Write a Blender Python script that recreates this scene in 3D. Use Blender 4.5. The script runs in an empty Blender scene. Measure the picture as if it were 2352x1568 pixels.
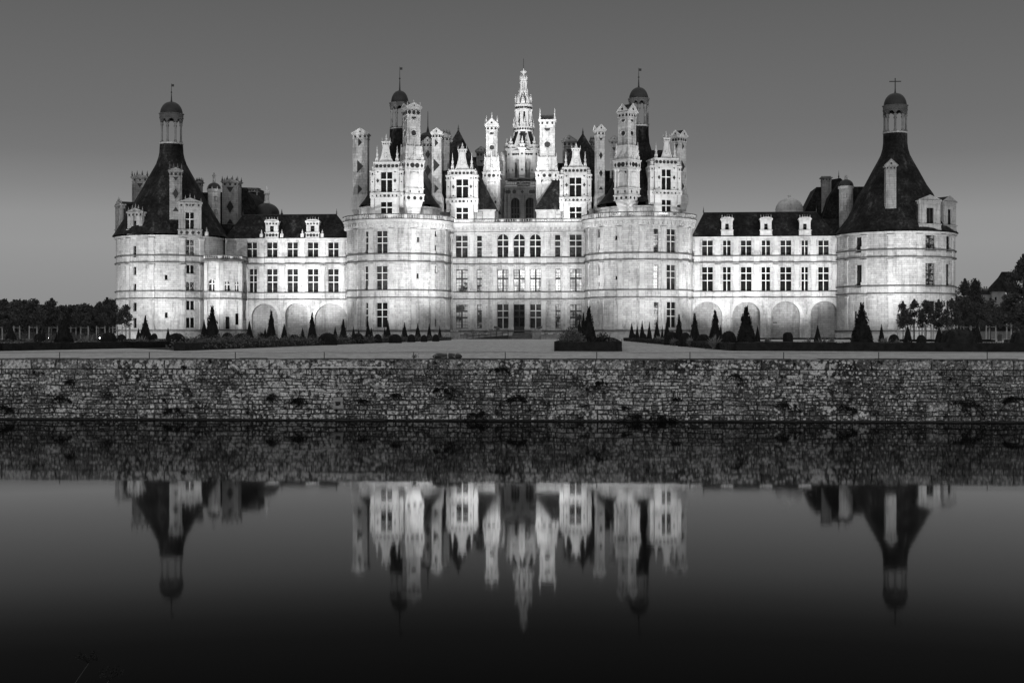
import bpy, math, random
from mathutils import Matrix, Vector
from math import sin, cos, pi, radians, atan, atan2, sqrt, floor, ceil
random.seed(7)
SC = bpy.context.scene
COL = SC.collection
# ---------------------------------------------------------------- camera model used to survey the place
KF, U0, V0, HC = 3070.0, 1176.0, 767.0, 0.92          # focal length / principal column / horizon row (2352 px wide picture), eye height
TH = atan(.085); cT, sT = cos(TH), sin(TH); D0 = 248.0
WATER = -2.22
CAML = (D0 * sT, -D0 * cT)
def Zc(ax, ay, k):
    return lambda x, y: (ax + k * x, ay + k * y)
Z1 = Zc(245, 171.5, .25784); Z2 = Zc(245, 514.5, .24479)
Z3 = Zc(784, 134.75, .25); Z4 = Zc(1188.25, 134.75, .25)
Z5 = Zc(784, 477.75, .22662); Z6 = Zc(1188.25, 477.75, .22662)
Z7 = Zc(1580.25, 171.5, .27604); Z8 = Zc(1580.25, 514.5, .27604)
Z9 = Zc(0, 661.5, .25); Z10 = Zc(588, 722.75, .25); Z11 = Zc(1176, 722.75, .25); Z12 = Zc(1764, 563.5, .2812)
Z13 = Zc(1139.25, 122.5, .25); Z15 = Zc(1041.25, 722.75, .11458)
def s_at(u, t):
    k = (u - U0) / KF
    return (k * (D0 + t * cT) - t * sT) / (cT + k * sT)
def Yd(s, t): return D0 - s * sT + t * cT
def z_at(v, s, t): return HC + (V0 - v) / KF * Yd(s, t)
def gx(u, Y): return (u - U0) / KF * Y
def gz(v, Y): return HC + (V0 - v) / KF * Y
# ---------------------------------------------------------------- mesh builder
class MB:
    def __init__(s):
        s.v = []; s.f = []; s.uv = []; s.m = []; s.M = None
    def pt(s, p):
        if s.M is not None: p = s.M @ Vector(p)
        s.v.append((p[0], p[1], p[2])); return len(s.v) - 1
    def face(s, pts, m=0, uv=None):
        ids = [s.pt(p) for p in pts]
        s.f.append(ids); s.uv.append(uv); s.m.append(m)
    def box(s, x0, x1, y0, y1, z0, z1, m=0, bottom=True):
        a = [(x0, y0), (x1, y0), (x1, y1), (x0, y1)]
        for i in range(4):
            p, q = a[i], a[(i + 1) % 4]
            s.face([(p[0], p[1], z0), (q[0], q[1], z0), (q[0], q[1], z1), (p[0], p[1], z1)], m)
        s.face([(x0, y0, z1), (x1, y0, z1), (x1, y1, z1), (x0, y1, z1)], m)
        if bottom: s.face([(x0, y1, z0), (x1, y1, z0), (x1, y0, z0), (x0, y0, z0)], m)
    def frust(s, x0, x1, y0, y1, z0, X0, X1, Y0_, Y1_, z1, m=0):
        a = [(x0, y0), (x1, y0), (x1, y1), (x0, y1)]; b = [(X0, Y0_), (X1, Y0_), (X1, Y1_), (X0, Y1_)]
        for i in range(4):
            j = (i + 1) % 4
            s.face([(*a[i], z0), (*a[j], z0), (*b[j], z1), (*b[i], z1)], m)
        s.face([(*p, z1) for p in b], m); s.face([(*p, z0) for p in reversed(a)], m)
    def lathe(s, c, prof, n=16, m=0, a0=0, a1=2 * pi, cap=True):
        full = abs(a1 - a0 - 2 * pi) < 1e-6
        for i in range(n):
            p = a0 + (a1 - a0) * i / n; q = a0 + (a1 - a0) * (i + 1) / n
            for (r0, z0), (r1, z1) in zip(prof, prof[1:]):
                R = max(r0, r1, .2)
                P = [(c[0] + r0 * cos(p), c[1] + r0 * sin(p), c[2] + z0), (c[0] + r0 * cos(q), c[1] + r0 * sin(q), c[2] + z0),
                     (c[0] + r1 * cos(q), c[1] + r1 * sin(q), c[2] + z1), (c[0] + r1 * cos(p), c[1] + r1 * sin(p), c[2] + z1)]
                U = [(p * R, z0), (q * R, z0), (q * R, z1), (p * R, z1)]
                if r1 < 1e-4: P, U = P[:3], U[:3]
                elif r0 < 1e-4: P, U = [P[0], P[2], P[3]], [U[0], U[2], U[3]]
                s.face(P, m, U)
    def disc(s, c, ex, ez, r, m=0, n=10, a0=0, a1=2 * pi, sx=1):
        c = Vector(c); ex = Vector(ex); ez = Vector(ez)
        s.face([c + ex * (r * sx * cos(a0 + (a1 - a0) * i / n)) + ez * (r * sin(a0 + (a1 - a0) * i / n)) for i in range(n + (0 if abs(a1 - a0 - 2 * pi) < 1e-6 else 1))], m)
    def tube(s, pts, r, n=6, m=0):
        pts = [Vector(p) for p in pts]
        if not isinstance(r, (list, tuple)): r = [r] * len(pts)
        rings = []
        for i, p in enumerate(pts):
            d = (pts[min(i + 1, len(pts) - 1)] - pts[max(i - 1, 0)]).normalized()
            a = d.cross(Vector((0, 0, 1)));
            if a.length < 1e-3: a = Vector((1, 0, 0))
            a.normalize(); b = d.cross(a)
            rings.append([p + (a * cos(2 * pi * k / n) + b * sin(2 * pi * k / n)) * r[i] for k in range(n)])
        for A, B in zip(rings, rings[1:]):
            for k in range(n):
                s.face([A[k], A[(k + 1) % n], B[(k + 1) % n], B[k]], m)
        s.face(rings[0], m); s.face(list(reversed(rings[-1])), m)
    def add(s, o, m=1):
        k = len(s.v); s.v += o.v; s.f += [[i + k for i in f] for f in o.f]; s.uv += o.uv; s.m += [m] * len(o.f)
    def build(s, name, mats, parent=None, smooth=False, loc=None, rot=0):
        me = bpy.data.meshes.new(name); me.from_pydata(s.v, [], s.f)
        if not isinstance(mats, (list, tuple)): mats = [mats]
        for mt in mats: me.materials.append(mt)
        ul = me.uv_layers.new(name='UVMap'); data = []
        for fi, ids in enumerate(s.f):
            uv = s.uv[fi]
            if uv is None:
                P = [s.v[i] for i in ids]; n = Vector((0, 0, 0)); 
                for k in range(len(P)):
                    a = P[k]; b = P[(k + 1) % len(P)]
                    n += Vector(((a[1] - b[1]) * (a[2] + b[2]), (a[2] - b[2]) * (a[0] + b[0]), (a[0] - b[0]) * (a[1] + b[1])))
                if n.length > 0: n.normalize()
                if abs(n.z) > .9: uv = [(p[0], p[1]) for p in P]
                else:
                    h = Vector((-n.y, n.x, 0)).normalized(); c = sqrt(max(1 - n.z * n.z, .05))
                    uv = [(p[0] * h.x + p[1] * h.y, p[2] / c) for p in P]
            for q in uv: data += [q[0], q[1]]
        ul.data.foreach_set('uv', data)
        me.polygons.foreach_set('material_index', s.m)
        if smooth: me.polygons.foreach_set('use_smooth', [True] * len(s.f))
        me.update(); me.validate()
        o = bpy.data.objects.new(name, me); COL.objects.link(o)
        if parent is not None: o.parent = parent
        if loc: o.location = loc
        o.rotation_euler.z = rot
        return o
def tag(o, label=None, cat=None, group=None, kind=None):
    if label: o['label'] = label
    if cat: o['category'] = cat
    if group: o['group'] = group
    if kind: o['kind'] = kind
    return o
def empty(name, loc, rz=0, parent=None):
    o = bpy.data.objects.new(name, None); COL.objects.link(o); o.location = loc; o.rotation_euler.z = rz
    o.empty_display_size = .3
    if parent: o.parent = parent
    return o
def kids(o): return [c for c in bpy.data.objects if c.parent == o]
# ---------------------------------------------------------------- materials (the whole place is black and white, as photographed)
def newmat(name):
    m = bpy.data.materials.new(name); m.use_nodes = True
    nt = m.node_tree; b = nt.nodes['Principled BSDF']
    return m, nt, b
def N(nt, typ, **k):
    n = nt.nodes.new(typ)
    for a, v in k.items():
        if a in n.inputs.keys(): n.inputs[a].default_value = v
        else: setattr(n, a, v)
    return n
def L(nt, a, b): nt.links.new(a, b)
def g(v): return (v, v, v, 1)
def ramp(nt, src, stops, interp='LINEAR'):
    r = N(nt, 'ShaderNodeValToRGB'); r.color_ramp.interpolation = interp
    el = r.color_ramp.elements
    while len(el) < len(stops): el.new(.5)
    for e, (p, v) in zip(el, stops): e.position = p; e.color = g(v)
    L(nt, src, r.inputs[0]); return r.outputs[0]
def mul(nt, a, b, fac=1.0, mode='MULTIPLY'):
    n = N(nt, 'ShaderNodeMix', data_type='RGBA', blend_type=mode)
    n.inputs[0].default_value = fac
    L(nt, a, n.inputs[6]); L(nt, b, n.inputs[7]); return n.outputs[2]
def math_(nt, op, a, b=None, v=None):
    n = N(nt, 'ShaderNodeMath', operation=op)
    L(nt, a, n.inputs[0])
    if b is not None: L(nt, b, n.inputs[1])
    elif v is not None: n.inputs[1].default_value = v
    return n.outputs[0]
def noise(nt, vec, scale, detail=4, rough=.55, sc=None):
    if sc:
        mp = N(nt, 'ShaderNodeMapping'); mp.inputs['Scale'].default_value = sc; L(nt, vec, mp.inputs[0]); vec = mp.outputs[0]
    n = N(nt, 'ShaderNodeTexNoise'); n.inputs['Scale'].default_value = scale; n.inputs['Detail'].default_value = detail; n.inputs['Roughness'].default_value = rough
    L(nt, vec, n.inputs['Vector']); return n.outputs['Fac']
def stone_mat(name, base, bw=.8, bh=.36, stain=.5, var=.12, mortar=.62):
    m, nt, b = newmat(name)
    uv = N(nt, 'ShaderNodeUVMap'); ob = N(nt, 'ShaderNodeTexCoord')
    br = N(nt, 'ShaderNodeTexBrick'); br.inputs['Scale'].default_value = 1; br.inputs['Brick Width'].default_value = bw; br.inputs['Row Height'].default_value = bh
    br.inputs['Mortar Size'].default_value = .022; br.inputs['Mortar Smooth'].default_value = .3; br.inputs['Bias'].default_value = .1
    br.inputs['Color1'].default_value = g(base * (1 - var)); br.inputs['Color2'].default_value = g(base * (1 + var * .6)); br.inputs['Mortar'].default_value = g(base * mortar)
    L(nt, uv.outputs[0], br.inputs['Vector'])
    # odd replaced blocks
    br2 = N(nt, 'ShaderNodeTexBrick'); br2.inputs['Scale'].default_value = 1; br2.inputs['Brick Width'].default_value = bw * 1.0; br2.inputs['Row Height'].default_value = bh
    br2.inputs['Mortar Size'].default_value = 0; br2.inputs['Color1'].default_value = g(0); br2.inputs['Color2'].default_value = g(1); br2.inputs['Mortar'].default_value = g(0); br2.inputs['Bias'].default_value = 0
    L(nt, uv.outputs[0], br2.inputs['Vector'])
    bl = noise(nt, uv.outputs[0], .35, 2)
    odd = math_(nt, 'MULTIPLY', ramp(nt, br2.outputs[0], [(.62, 0), (.7, 1)]), ramp(nt, bl, [(.48, 0), (.62, 1)]))
    oddc = ramp(nt, odd, [(0, 1), (1, .72)])
    c = mul(nt, br.outputs[0], oddc)
    n1 = noise(nt, ob.outputs['Object'], .22, 5, .6)
    c = mul(nt, c, ramp(nt, n1, [(.3, 1 - .45 * stain), (.62, 1.0)]))
    st = noise(nt, ob.outputs['Object'], 1.0, 4, .65, (1.1, 1.1, .12))
    c = mul(nt, c, ramp(nt, st, [(.3, 1 - .6 * stain), (.46, 1.0), (.7, 1.12)]))
    sp = noise(nt, ob.outputs['Object'], 1.6, 6, .7)
    c = mul(nt, c, ramp(nt, sp, [(.3, 1 - .5 * stain), (.43, 1.0)])); fs = noise(nt, ob.outputs['Object'], 2.2, 5, .7, (1.3, 1.3, .25)); c = mul(nt, c, ramp(nt, fs, [(.33, 1 - .45 * stain), (.45, 1.0)]))
    L(nt, c, b.inputs['Base Color']); b.inputs['Roughness'].default_value = .85; b.inputs['Specular IOR Level'].default_value = .2
    bp = N(nt, 'ShaderNodeBump'); bp.inputs['Strength'].default_value = .35; bp.inputs['Distance'].default_value = .03
    L(nt, mul(nt, br.outputs['Fac'], sp, 1, 'SUBTRACT'), bp.inputs['Height']); bp.invert = True
    L(nt, bp.outputs[0], b.inputs['Normal'])
    return m
def plain(name, v, rough=.8, spec=.3, var=.25, scale=2.0, metal=0):
    m, nt, b = newmat(name)
    ob = N(nt, 'ShaderNodeTexCoord'); n = noise(nt, ob.outputs['Object'], scale, 5, .6)
    L(nt, ramp(nt, n, [(.25, v * (1 - var)), (.75, v * (1 + var))]), b.inputs['Base Color'])
    b.inputs['Roughness'].default_value = rough; b.inputs['Specular IOR Level'].default_value = spec; b.inputs['Metallic'].default_value = metal
    return m
def slate_mat(name, base=.022, spots=.1):
    m, nt, b = newmat(name)
    uv = N(nt, 'ShaderNodeUVMap'); ob = N(nt, 'ShaderNodeTexCoord')
    br = N(nt, 'ShaderNodeTexBrick'); br.inputs['Scale'].default_value = 1; br.inputs['Brick Width'].default_value = .34; br.inputs['Row Height'].default_value = .3
    br.inputs['Mortar Size'].default_value = .015; br.inputs['Color1'].default_value = g(base * .6); br.inputs['Color2'].default_value = g(base * 1.7); br.inputs['Mortar'].default_value = g(base * .35)
    L(nt, uv.outputs[0], br.inputs['Vector'])
    n1 = noise(nt, ob.outputs['Object'], .35, 5, .65)
    st = noise(nt, ob.outputs['Object'], .8, 5, .7, (1, 1, .15))
    c = mul(nt, br.outputs[0], ramp(nt, n1, [(.3, .45), (.7, 2.4)])); c = mul(nt, c, ramp(nt, st, [(.3, .6), (.55, 1.0), (.7, 3.6)]))
    sp = noise(nt, ob.outputs['Object'], 3.2, 6, .8); big = noise(nt, ob.outputs['Object'], .18, 3)
    mk = math_(nt, 'MULTIPLY', ramp(nt, sp, [(.62, 0), (.68, 1)]), ramp(nt, big, [(.5, 0), (.62, 1)]))
    mx = N(nt, 'ShaderNodeMix', data_type='RGBA'); L(nt, mk, mx.inputs[0]); L(nt, c, mx.inputs[6]); mx.inputs[7].default_value = g(spots)
    L(nt, mx.outputs[2], b.inputs['Base Color']); b.inputs['Roughness'].default_value = .7; b.inputs['Specular IOR Level'].default_value = .08
    bp = N(nt, 'ShaderNodeBump'); bp.inputs['Strength'].default_value = .5; bp.inputs['Distance'].default_value = .04; L(nt, br.outputs[0], bp.inputs['Height']); L(nt, bp.outputs[0], b.inputs['Normal'])
    return m
def pane_mat(name, lo, hi, grid=(.3, .34), line=.01, nscale=.5, rough=.25, seed=0):
    m, nt, b = newmat(name)
    uv = N(nt, 'ShaderNodeUVMap'); ob = N(nt, 'ShaderNodeTexCoord')
    br = N(nt, 'ShaderNodeTexBrick'); br.offset = 0; br.inputs['Scale'].default_value = 1; br.inputs['Brick Width'].default_value = grid[0]; br.inputs['Row Height'].default_value = grid[1]
    br.inputs['Mortar Size'].default_value = .03; br.inputs['Color1'].default_value = g(.8); br.inputs['Color2'].default_value = g(1); br.inputs['Mortar'].default_value = g(line)
    L(nt, uv.outputs[0], br.inputs['Vector'])
    mp = N(nt, 'ShaderNodeMapping'); mp.inputs['Location'].default_value = (seed, seed * 2, seed); L(nt, ob.outputs['Object'], mp.inputs[0])
    n1 = noise(nt, mp.outputs[0], nscale, 5, .6)
    c = mul(nt, br.outputs[0], ramp(nt, n1, [(.42, lo), (.56, hi)]))
    L(nt, c, b.inputs['Base Color']); b.inputs['Roughness'].default_value = rough; b.inputs['Specular IOR Level'].default_value = .1
    return m
STONE = stone_mat('pale_limestone', .46, .8, .36, .8, .2, .55)
STONE_T = stone_mat('tower_limestone', .47, .95, .38, .72, .2, .52)
STONE_C = stone_mat('carved_limestone', .49, 2.5, .9, .6, .1, .7)
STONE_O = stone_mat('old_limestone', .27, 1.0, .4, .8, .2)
STONE_P = stone_mat('chimney_limestone', .43, .9, .5, 1.0, .2)
MULL = plain('mullion_stone', .55, .8, .2, .12)
LEDGE = plain('weathered_ledge', .30, .85, .2, .45, 1.2)
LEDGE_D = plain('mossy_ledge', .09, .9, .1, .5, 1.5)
SLATE = slate_mat('roof_slate', .010, .10)
SLATE_L = slate_mat('lichened_slate', .014, .12)
INLAY = plain('slate_inlay', .014, .5, .3, .3, 3)
LEAD = plain('lead_sheet', .014, .5, .35, .5, .7)
WOOD_D = plain('dark_joinery', .02, .5, .3, .3, 3)
PANE_D = pane_mat('dark_glass', .004, .012)
PANE_M = pane_mat('shuttered_glass', .006, .025, (.4, .5), .02, 1.2, .5)
PANE_G = pane_mat('leaded_glass', .025, .08, (.22, .24), .012, .8, .3)
PANE_W = pane_mat('painted_reflection_glass', .03, .5, (.56, .6), .01, .55, .3, 3)  # pale and dark noise patches paint in reflected sky and trees
PANE_L = pane_mat('painted_sky_glass', .3, .9, (.56, .6), .02, .55, .3, 5)  # near-white colour stands in for sky glow mirrored in the panes
PANE_C = pane_mat('stained_glass', .01, .3, (.5, .3), .01, 2.2, .3)
IRON = plain('dark_iron', .012, .5, .4, .2, 5)
# ---------------------------------------------------------------- facades: a = distance along the wall, z = height, d = depth into the wall
class Flat:
    def __init__(s, p0, p1):
        s.p = p0; dx, dy = p1[0] - p0[0], p1[1] - p0[1]; s.L = sqrt(dx * dx + dy * dy); s.e = (dx / s.L, dy / s.L); s.n = (-s.e[1], s.e[0]); s.cyl = False
    def P(s, a, z, d=0): return (s.p[0] + s.e[0] * a + s.n[0] * d, s.p[1] + s.e[1] * a + s.n[1] * d, z)
    def inv(s, u, v):
        k = (u - U0) / KF; d = (k * cT - sT, k * sT + cT); r = (s.p[0] - CAML[0], s.p[1] - CAML[1])
        det = d[0] * -s.e[1] + s.e[0] * d[1]
        l = (r[0] * -s.e[1] + s.e[0] * r[1]) / det
        a = ((CAML[0] + l * d[0] - s.p[0]) * s.e[0] + (CAML[1] + l * d[1] - s.p[1]) * s.e[1])
        x, y = CAML[0] + l * d[0], CAML[1] + l * d[1]
        return a, z_at(v, x, y)
class Cyl:
    def __init__(s, c, R): s.c = c; s.R = R; s.cyl = True
    def P(s, a, z, d=0):
        f = a / s.R; r = s.R - d
        return (s.c[0] + r * sin(f), s.c[1] - r * cos(f), z)
    def inv(s, u, v):
        k = (u - U0) / KF; d = (k * cT - sT, k * sT + cT); r = (CAML[0] - s.c[0], CAML[1] - s.c[1])
        A = d[0] ** 2 + d[1] ** 2; B = 2 * (r[0] * d[0] + r[1] * d[1]); C = r[0] ** 2 + r[1] ** 2 - s.R ** 2
        q = B * B - 4 * A * C
        l = (-B - sqrt(max(q, 0))) / (2 * A)
        x, y = CAML[0] + l * d[0], CAML[1] + l * d[1]
        return atan2(x - s.c[0], -(y - s.c[1])) * s.R, z_at(v, x, y)
def rect(F, Z, r):
    x0, y0, x1, y1 = r
    a0, _ = F.inv(*Z(x0, (y0 + y1) / 2)); a1, _ = F.inv(*Z(x1, (y0 + y1) / 2))
    xm = (x0 + x1) / 2; _, z1 = F.inv(*Z(xm, y0)); _, z0 = F.inv(*Z(xm, y1))
    return [a0, a1, z0, z1]
def zl(F, Z, x, y): return F.inv(*Z(x, y))[1]
def al(F, Z, x, y=500): return F.inv(*Z(x, y))[0]
def brk(vals, step):
    vals = sorted(set(round(v, 4) for v in vals)); out = [vals[0]]
    for a, b in zip(vals, vals[1:]):
        n = max(1, ceil((b - a) / step - 1e-6))
        out += [a + (b - a) * i / n for i in range(1, n + 1)]
    return out
def arch_pts(o, n=12):
    a0, a1, z0, z1 = o[:4]; r = (a1 - a0) / 2; rz = min(r, z1 - z0) if len(o) < 6 else o[5]; zs = z1 - rz; c = (a0 + a1) / 2
    return [(c - r * cos(pi * i / n), zs + rz * sin(pi * i / n)) for i in range(n + 1)], zs
def wall(mb, F, a0, a1, z0, z1, ops=(), step=1.0, depth=.45, m=0, zstep=30):
    A = brk([a0, a1] + [x for o in ops for x in o[:2] if a0 < x < a1], step); Zs = brk([z0, z1] + [x for o in ops for x in o[2:4] if z0 < x < z1], zstep)
    for i in range(len(A) - 1):
        for j in range(len(Zs) - 1):
            ca, cz = (A[i] + A[i + 1]) / 2, (Zs[j] + Zs[j + 1]) / 2
            if any(o[0] < ca < o[1] and o[2] < cz < o[3] for o in ops): continue
            q = [(A[i], Zs[j]), (A[i + 1], Zs[j]), (A[i + 1], Zs[j + 1]), (A[i], Zs[j + 1])]
            mb.face([F.P(*p) for p in q], m, q)
    for o in ops:
        dp = o[6] if len(o) > 6 else depth
        def strip(p, q, uvr=None):
            mb.face([F.P(p[0], p[1]), F.P(q[0], q[1]), F.P(q[0], q[1], dp), F.P(p[0], p[1], dp)], m, [(p[0] + p[1], 0), (q[0] + q[1], 0), (q[0] + q[1], dp), (p[0] + p[1], dp)])
        if len(o) > 4 and o[4]:
            pts, zs = arch_pts(o)
            for p, q in zip(pts, pts[1:]):
                strip(p, q); mb.face([F.P(*p), F.P(*q), F.P(q[0], o[3]), F.P(p[0], o[3])], m, [p, q, (q[0], o[3]), (p[0], o[3])])
            strip((o[0], o[2]), (o[0], zs)); strip((o[1], o[2]), (o[1], zs))
        else:
            strip((o[0], o[2]), (o[0], o[3])); strip((o[1], o[2]), (o[1], o[3])); strip((o[0], o[3]), (o[1], o[3]))
        strip((o[0], o[2]), (o[1], o[2]))
def slab(mb, F, a0, a1, z0, z1, d0, d1, m=0, step=1.2):
    """block following the wall between depths d0 (front, negative = proud) and d1"""
    A = brk([a0, a1], step if F.cyl else 50)
    for a, b in zip(A, A[1:]):
        mb.face([F.P(a, z0, d0), F.P(b, z0, d0), F.P(b, z1, d0), F.P(a, z1, d0)], m, [(a, z0), (b, z0), (b, z1), (a, z1)])
        mb.face([F.P(a, z1, d0), F.P(b, z1, d0), F.P(b, z1, d1), F.P(a, z1, d1)], m)
        mb.face([F.P(a, z0, d1), F.P(b, z0, d1), F.P(b, z0, d0), F.P(a, z0, d0)], m)
    for a in (a0, a1):
        mb.face([F.P(a, z0, d0), F.P(a, z0, d1), F.P(a, z1, d1), F.P(a, z1, d0)], m)
def course(mb, F, a0, a1, z, h=.22, proj=.22, m=0):
    slab(mb, F, a0, a1, z, z + h, -proj, 0.0, m)
def band2(mb, F, a0, a1, zt, zb, pil, m=0):
    """double string course with small pedestal blocks under the pilasters"""
    course(mb, F, a0, a1, zt, .2, .26, m); course(mb, F, a0, a1, zb, .2, .26, m)
    for p in pil:
        if a0 < p < a1: slab(mb, F, p - .55, p + .55, zb + .21, zt - .13, -.2, 0, 1 if False else m)
def crs(F, a0, a1, z, h, proj, parent, mat=None):
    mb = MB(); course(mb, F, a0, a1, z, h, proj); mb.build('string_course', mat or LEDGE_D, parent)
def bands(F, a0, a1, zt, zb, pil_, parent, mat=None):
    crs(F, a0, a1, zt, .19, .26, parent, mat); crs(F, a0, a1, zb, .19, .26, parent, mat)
    for p in pil_:
        if a0 < p < a1: mb = MB(); slab(mb, F, p - .52, p + .52, zb + .195, zt - .003, -.16, 0); mb.build('pedestal', STONE_C, parent)
def pil1(F, a, z0, z1, parent, w=.42):
    mb = MB(); pilaster(mb, F, a, z0, z1, w); mb.build('pilaster', STONE_C, parent)
def pilaster(mb, F, a, z0, z1, w=.42, m=0):
    slab(mb, F, a - w, a + w, z0 + .5, z1 - .9, -.14, 0, m)
    slab(mb, F, a - w - .14, a + w + .14, z0, z0 + .5, -.22, 0, m)
    slab(mb, F, a - w - .02, a + w + .02, z1 - .9, z1 - .25, -.2, 0, m)
    slab(mb, F, a - w - .2, a + w + .2, z1 - .25, z1, -.26, 0, m)
CASTLE = empty('castle', (0, D0, 0), -TH)
tag(CASTLE, 'huge floodlit pale stone chateau with round towers, steep slate roofs and a forest of chimneys', 'castle')
def window(F, o, cols=2, splits=(.34, .67), pane=None, fr=None, name='window', parent=None, bar=.065, d=.26, frame=.05, grid=None):
    pane = pane or PANE_D; fr = fr or MULL; parent = parent or CASTLE
    a0, a1, z0, z1 = o[:4]; ar = len(o) > 4 and o[4]
    mb = MB(); w = a1 - a0; h = z1 - z0
    def bx(x0, x1, y0, y1, mm=0, dd=d): slab(mb, F, x0, x1, y0, y1, dd, dd + .16, mm, 9)
    for c in range(1, cols): x = a0 + w * c / cols; bx(x - bar, x + bar, z0, z1 - .01)
    for sfr in splits: z = z1 - h * sfr; bx(a0, a1, z - bar, z + bar, 0, d - .004)
    # thin dark casements inside each light
    xs = [a0] + [a0 + w * c / cols for c in range(1, cols)] + [a1]; zs = [z0] + [z1 - h * q for q in reversed(sorted(splits))] + [z1]
    for i in range(len(xs) - 1):
        for j in range(len(zs) - 1):
            if ar and j == len(zs) - 2: continue
            x0 = xs[i] + (bar if i else 0); x1 = xs[i + 1] - (bar if i < len(xs) - 2 else 0); y0 = zs[j] + (bar if j else 0); y1 = zs[j + 1] - (bar if j < len(zs) - 2 else 0)
            for q in ((x0, x0 + frame, y0, y1), (x1 - frame, x1, y0, y1), (x0, x1, y0, y0 + frame), (x0, x1, y1 - frame, y1)): slab(mb, F, *q, d + .1, d + .15, 1, 9)
    slab(mb, F, a0 - .12, a1 + .12, z0 - .16, z0 - .003, -.1, 0, 2)
    fo = mb.build(name, [fr, WOOD_D, LEDGE], parent)
    p = MB(); dd = d + .18
    if ar:
        pts, zsp = arch_pts(o); P = [(a0, z0), (a1, z0)] + list(reversed(pts)); p.face([F.P(x, z, dd) for x, z in P], 0, P)
    else:
        P = [(a0, z0), (a1, z0), (a1, z1), (a0, z1)]; p.face([F.P(x, z, dd) for x, z in P], 0, [(x - a0, z - z0) for x, z in P])
    p.build('pane', pane, fo)
    return fo
def balustrade(mb, F, a0, a1, z0, z1, m=0, ml=1, off=0, sp=.36, pier=3.0):
    h = z1 - z0
    slab(mb, F, a0, a1, z0, z0 + .16, off - .18, off + .18, ml); slab(mb, F, a0, a1, z1 - .16, z1, off - .2, off + .2, ml)
    n = max(1, round((a1 - a0) / pier)); L_ = (a1 - a0) / n
    for i in range(n + 1):
        a = a0 + i * L_; slab(mb, F, max(a - .28, a0), min(a + .28, a1), z0 + .162, z1 - .162, off - .16, off + .16, m)
        if i < n:
            k = int((L_ - .6) / sp)
            for j in range(k):
                x = a + .3 + (L_ - .6) * (j + .5) / k; c = F.P(x, z0 + .16, off); hh = h - .32
                mb.lathe(c, [(.07, 0), (.07, hh * .08), (.1, hh * .3), (.045, hh * .62), (.05, hh * .85), (.08, hh)], 6, m)
# ================================================================ CASTLE: walls
def cyl_at(u, R, t=0): return Cyl((s_at(u, t), t), R)
W2 = flat0 = Flat((-80, 0), (90, 0))
def simple_rects(F, Z, lst, arch=False): return [rect(F, Z, r) + ([True] if arch else []) for r in lst]
# ---- round tower at the left end of the front
FL = cyl_at(393, 10.05); RL = FL.R
slL = [(250,205,277,312),(250,402,277,478),(250,561,277,636),(250,737,280,818),(252,880,280,975),(545,477,571,524),(546,829,572,880)]
wdL = [((745,150,824,298),2,(.38,),PANE_C),((748,386,824,465),2,(),PANE_M),((745,543,824,634),2,(),PANE_C),((746,720,826,806),2,(),PANE_M),((745,878,826,973),2,(),PANE_D)]
oL = [rect(FL, Z2, r) for r in slL]; oL2 = [rect(FL, Z2, w[0]) for w in wdL]
zEaveL = zl(FL, Z2, 560, 104); mb = MB()
A = pi * RL
wall(mb, FL, -A, A, 0, zEaveL, oL + oL2, 1.0)
tw = mb.build('round_tower', STONE_T, CASTLE)
mb = MB(); pl = [al(FL, Z2, x) for x in (203, 422, 708, 890)] ; pl = [al(FL, Z2, 120)] + pl
zs = [zl(FL, Z2, 560, y) for y in (1002, 700, 632, 362, 298, 118)]
for zt, zb in ((zs[4], zs[3]), (zs[2], zs[1])): bands(FL, -A * .6, A * .6, zt, zb, pl, tw)
crs(FL, -A, A, zs[0], .2, .3, tw); crs(FL, -A * .7, A * .7, zs[5], .3, .35, tw, STONE_C)
mb = MB()
for p in pl:
    for za, zb in ((zs[0] + .25, zs[1] - .3), (zs[2] + .3, zs[3] - .3), (zs[4] + .3, zs[5] - .2)): pil1(FL, p, za, zb, tw)
slab(mb, FL, -A, A, 0, zs[0] - .3, -.25, 0)
mb.build('plinth', STONE_C, tw)
for o in oL: window(FL, o, 1, (), PANE_D, LEDGE, 'slit_window', d=.2, bar=.05)
for o, w in zip(oL2, wdL): window(FL, o, w[1], w[2], w[3])
# ---- round chapel tower at the right end
FR = cyl_at(2056, 10.35); RR = FR.R; A = pi * RR
wdR = [((1393,111,1445,238),2,(.3,.62),PANE_G,0),((1393,340,1445,530),2,(.28,.6),PANE_G,0),((1375,725,1403,836),1,(),PANE_G,0),((1976,92,2062,222),2,(.6,),PANE_C,0),((1976,326,2058,522),2,(.45,.75),PANE_C,0),((1980,640,2062,735),2,(.5,),PANE_G,0),
       ((2150,102,2190,230),1,(.5,),PANE_M,0),((2148,334,2184,522),1,(.5,),PANE_M,0),((2150,642,2186,735),1,(),PANE_M,0)]
oR = [rect(FR, Z8, w[0]) for w in wdR]; zEaveR = zl(FR, Z8, 1750, 62); mb = MB()
wall(mb, FR, -A, A, 0, zEaveR, oR, 1.0); tw = mb.build('round_tower', STONE_T, CASTLE)
pl = [al(FR, Z8, x) for x in (1320, 1466, 1688, 1925, 2122, 2205)]
zs = [zl(FR, Z8, 1750, y) for y in (892, 580, 517, 275, 215, 74)]; mb = MB()
for zt, zb in ((zs[4], zs[3]), (zs[2], zs[1])): bands(FR, -A * .6, A * .6, zt, zb, pl, tw)
crs(FR, -A, A, zs[0], .2, .3, tw); crs(FR, -A * .7, A * .7, zs[5], .3, .35, tw, STONE_C); mb = MB()
for p in pl:
    for za, zb in ((zs[0] + .25, zs[1] - .3), (zs[2] + .3, zs[3] - .3), (zs[4] + .3, zs[5] - .2)): pil1(FR, p, za, zb, tw)
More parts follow.
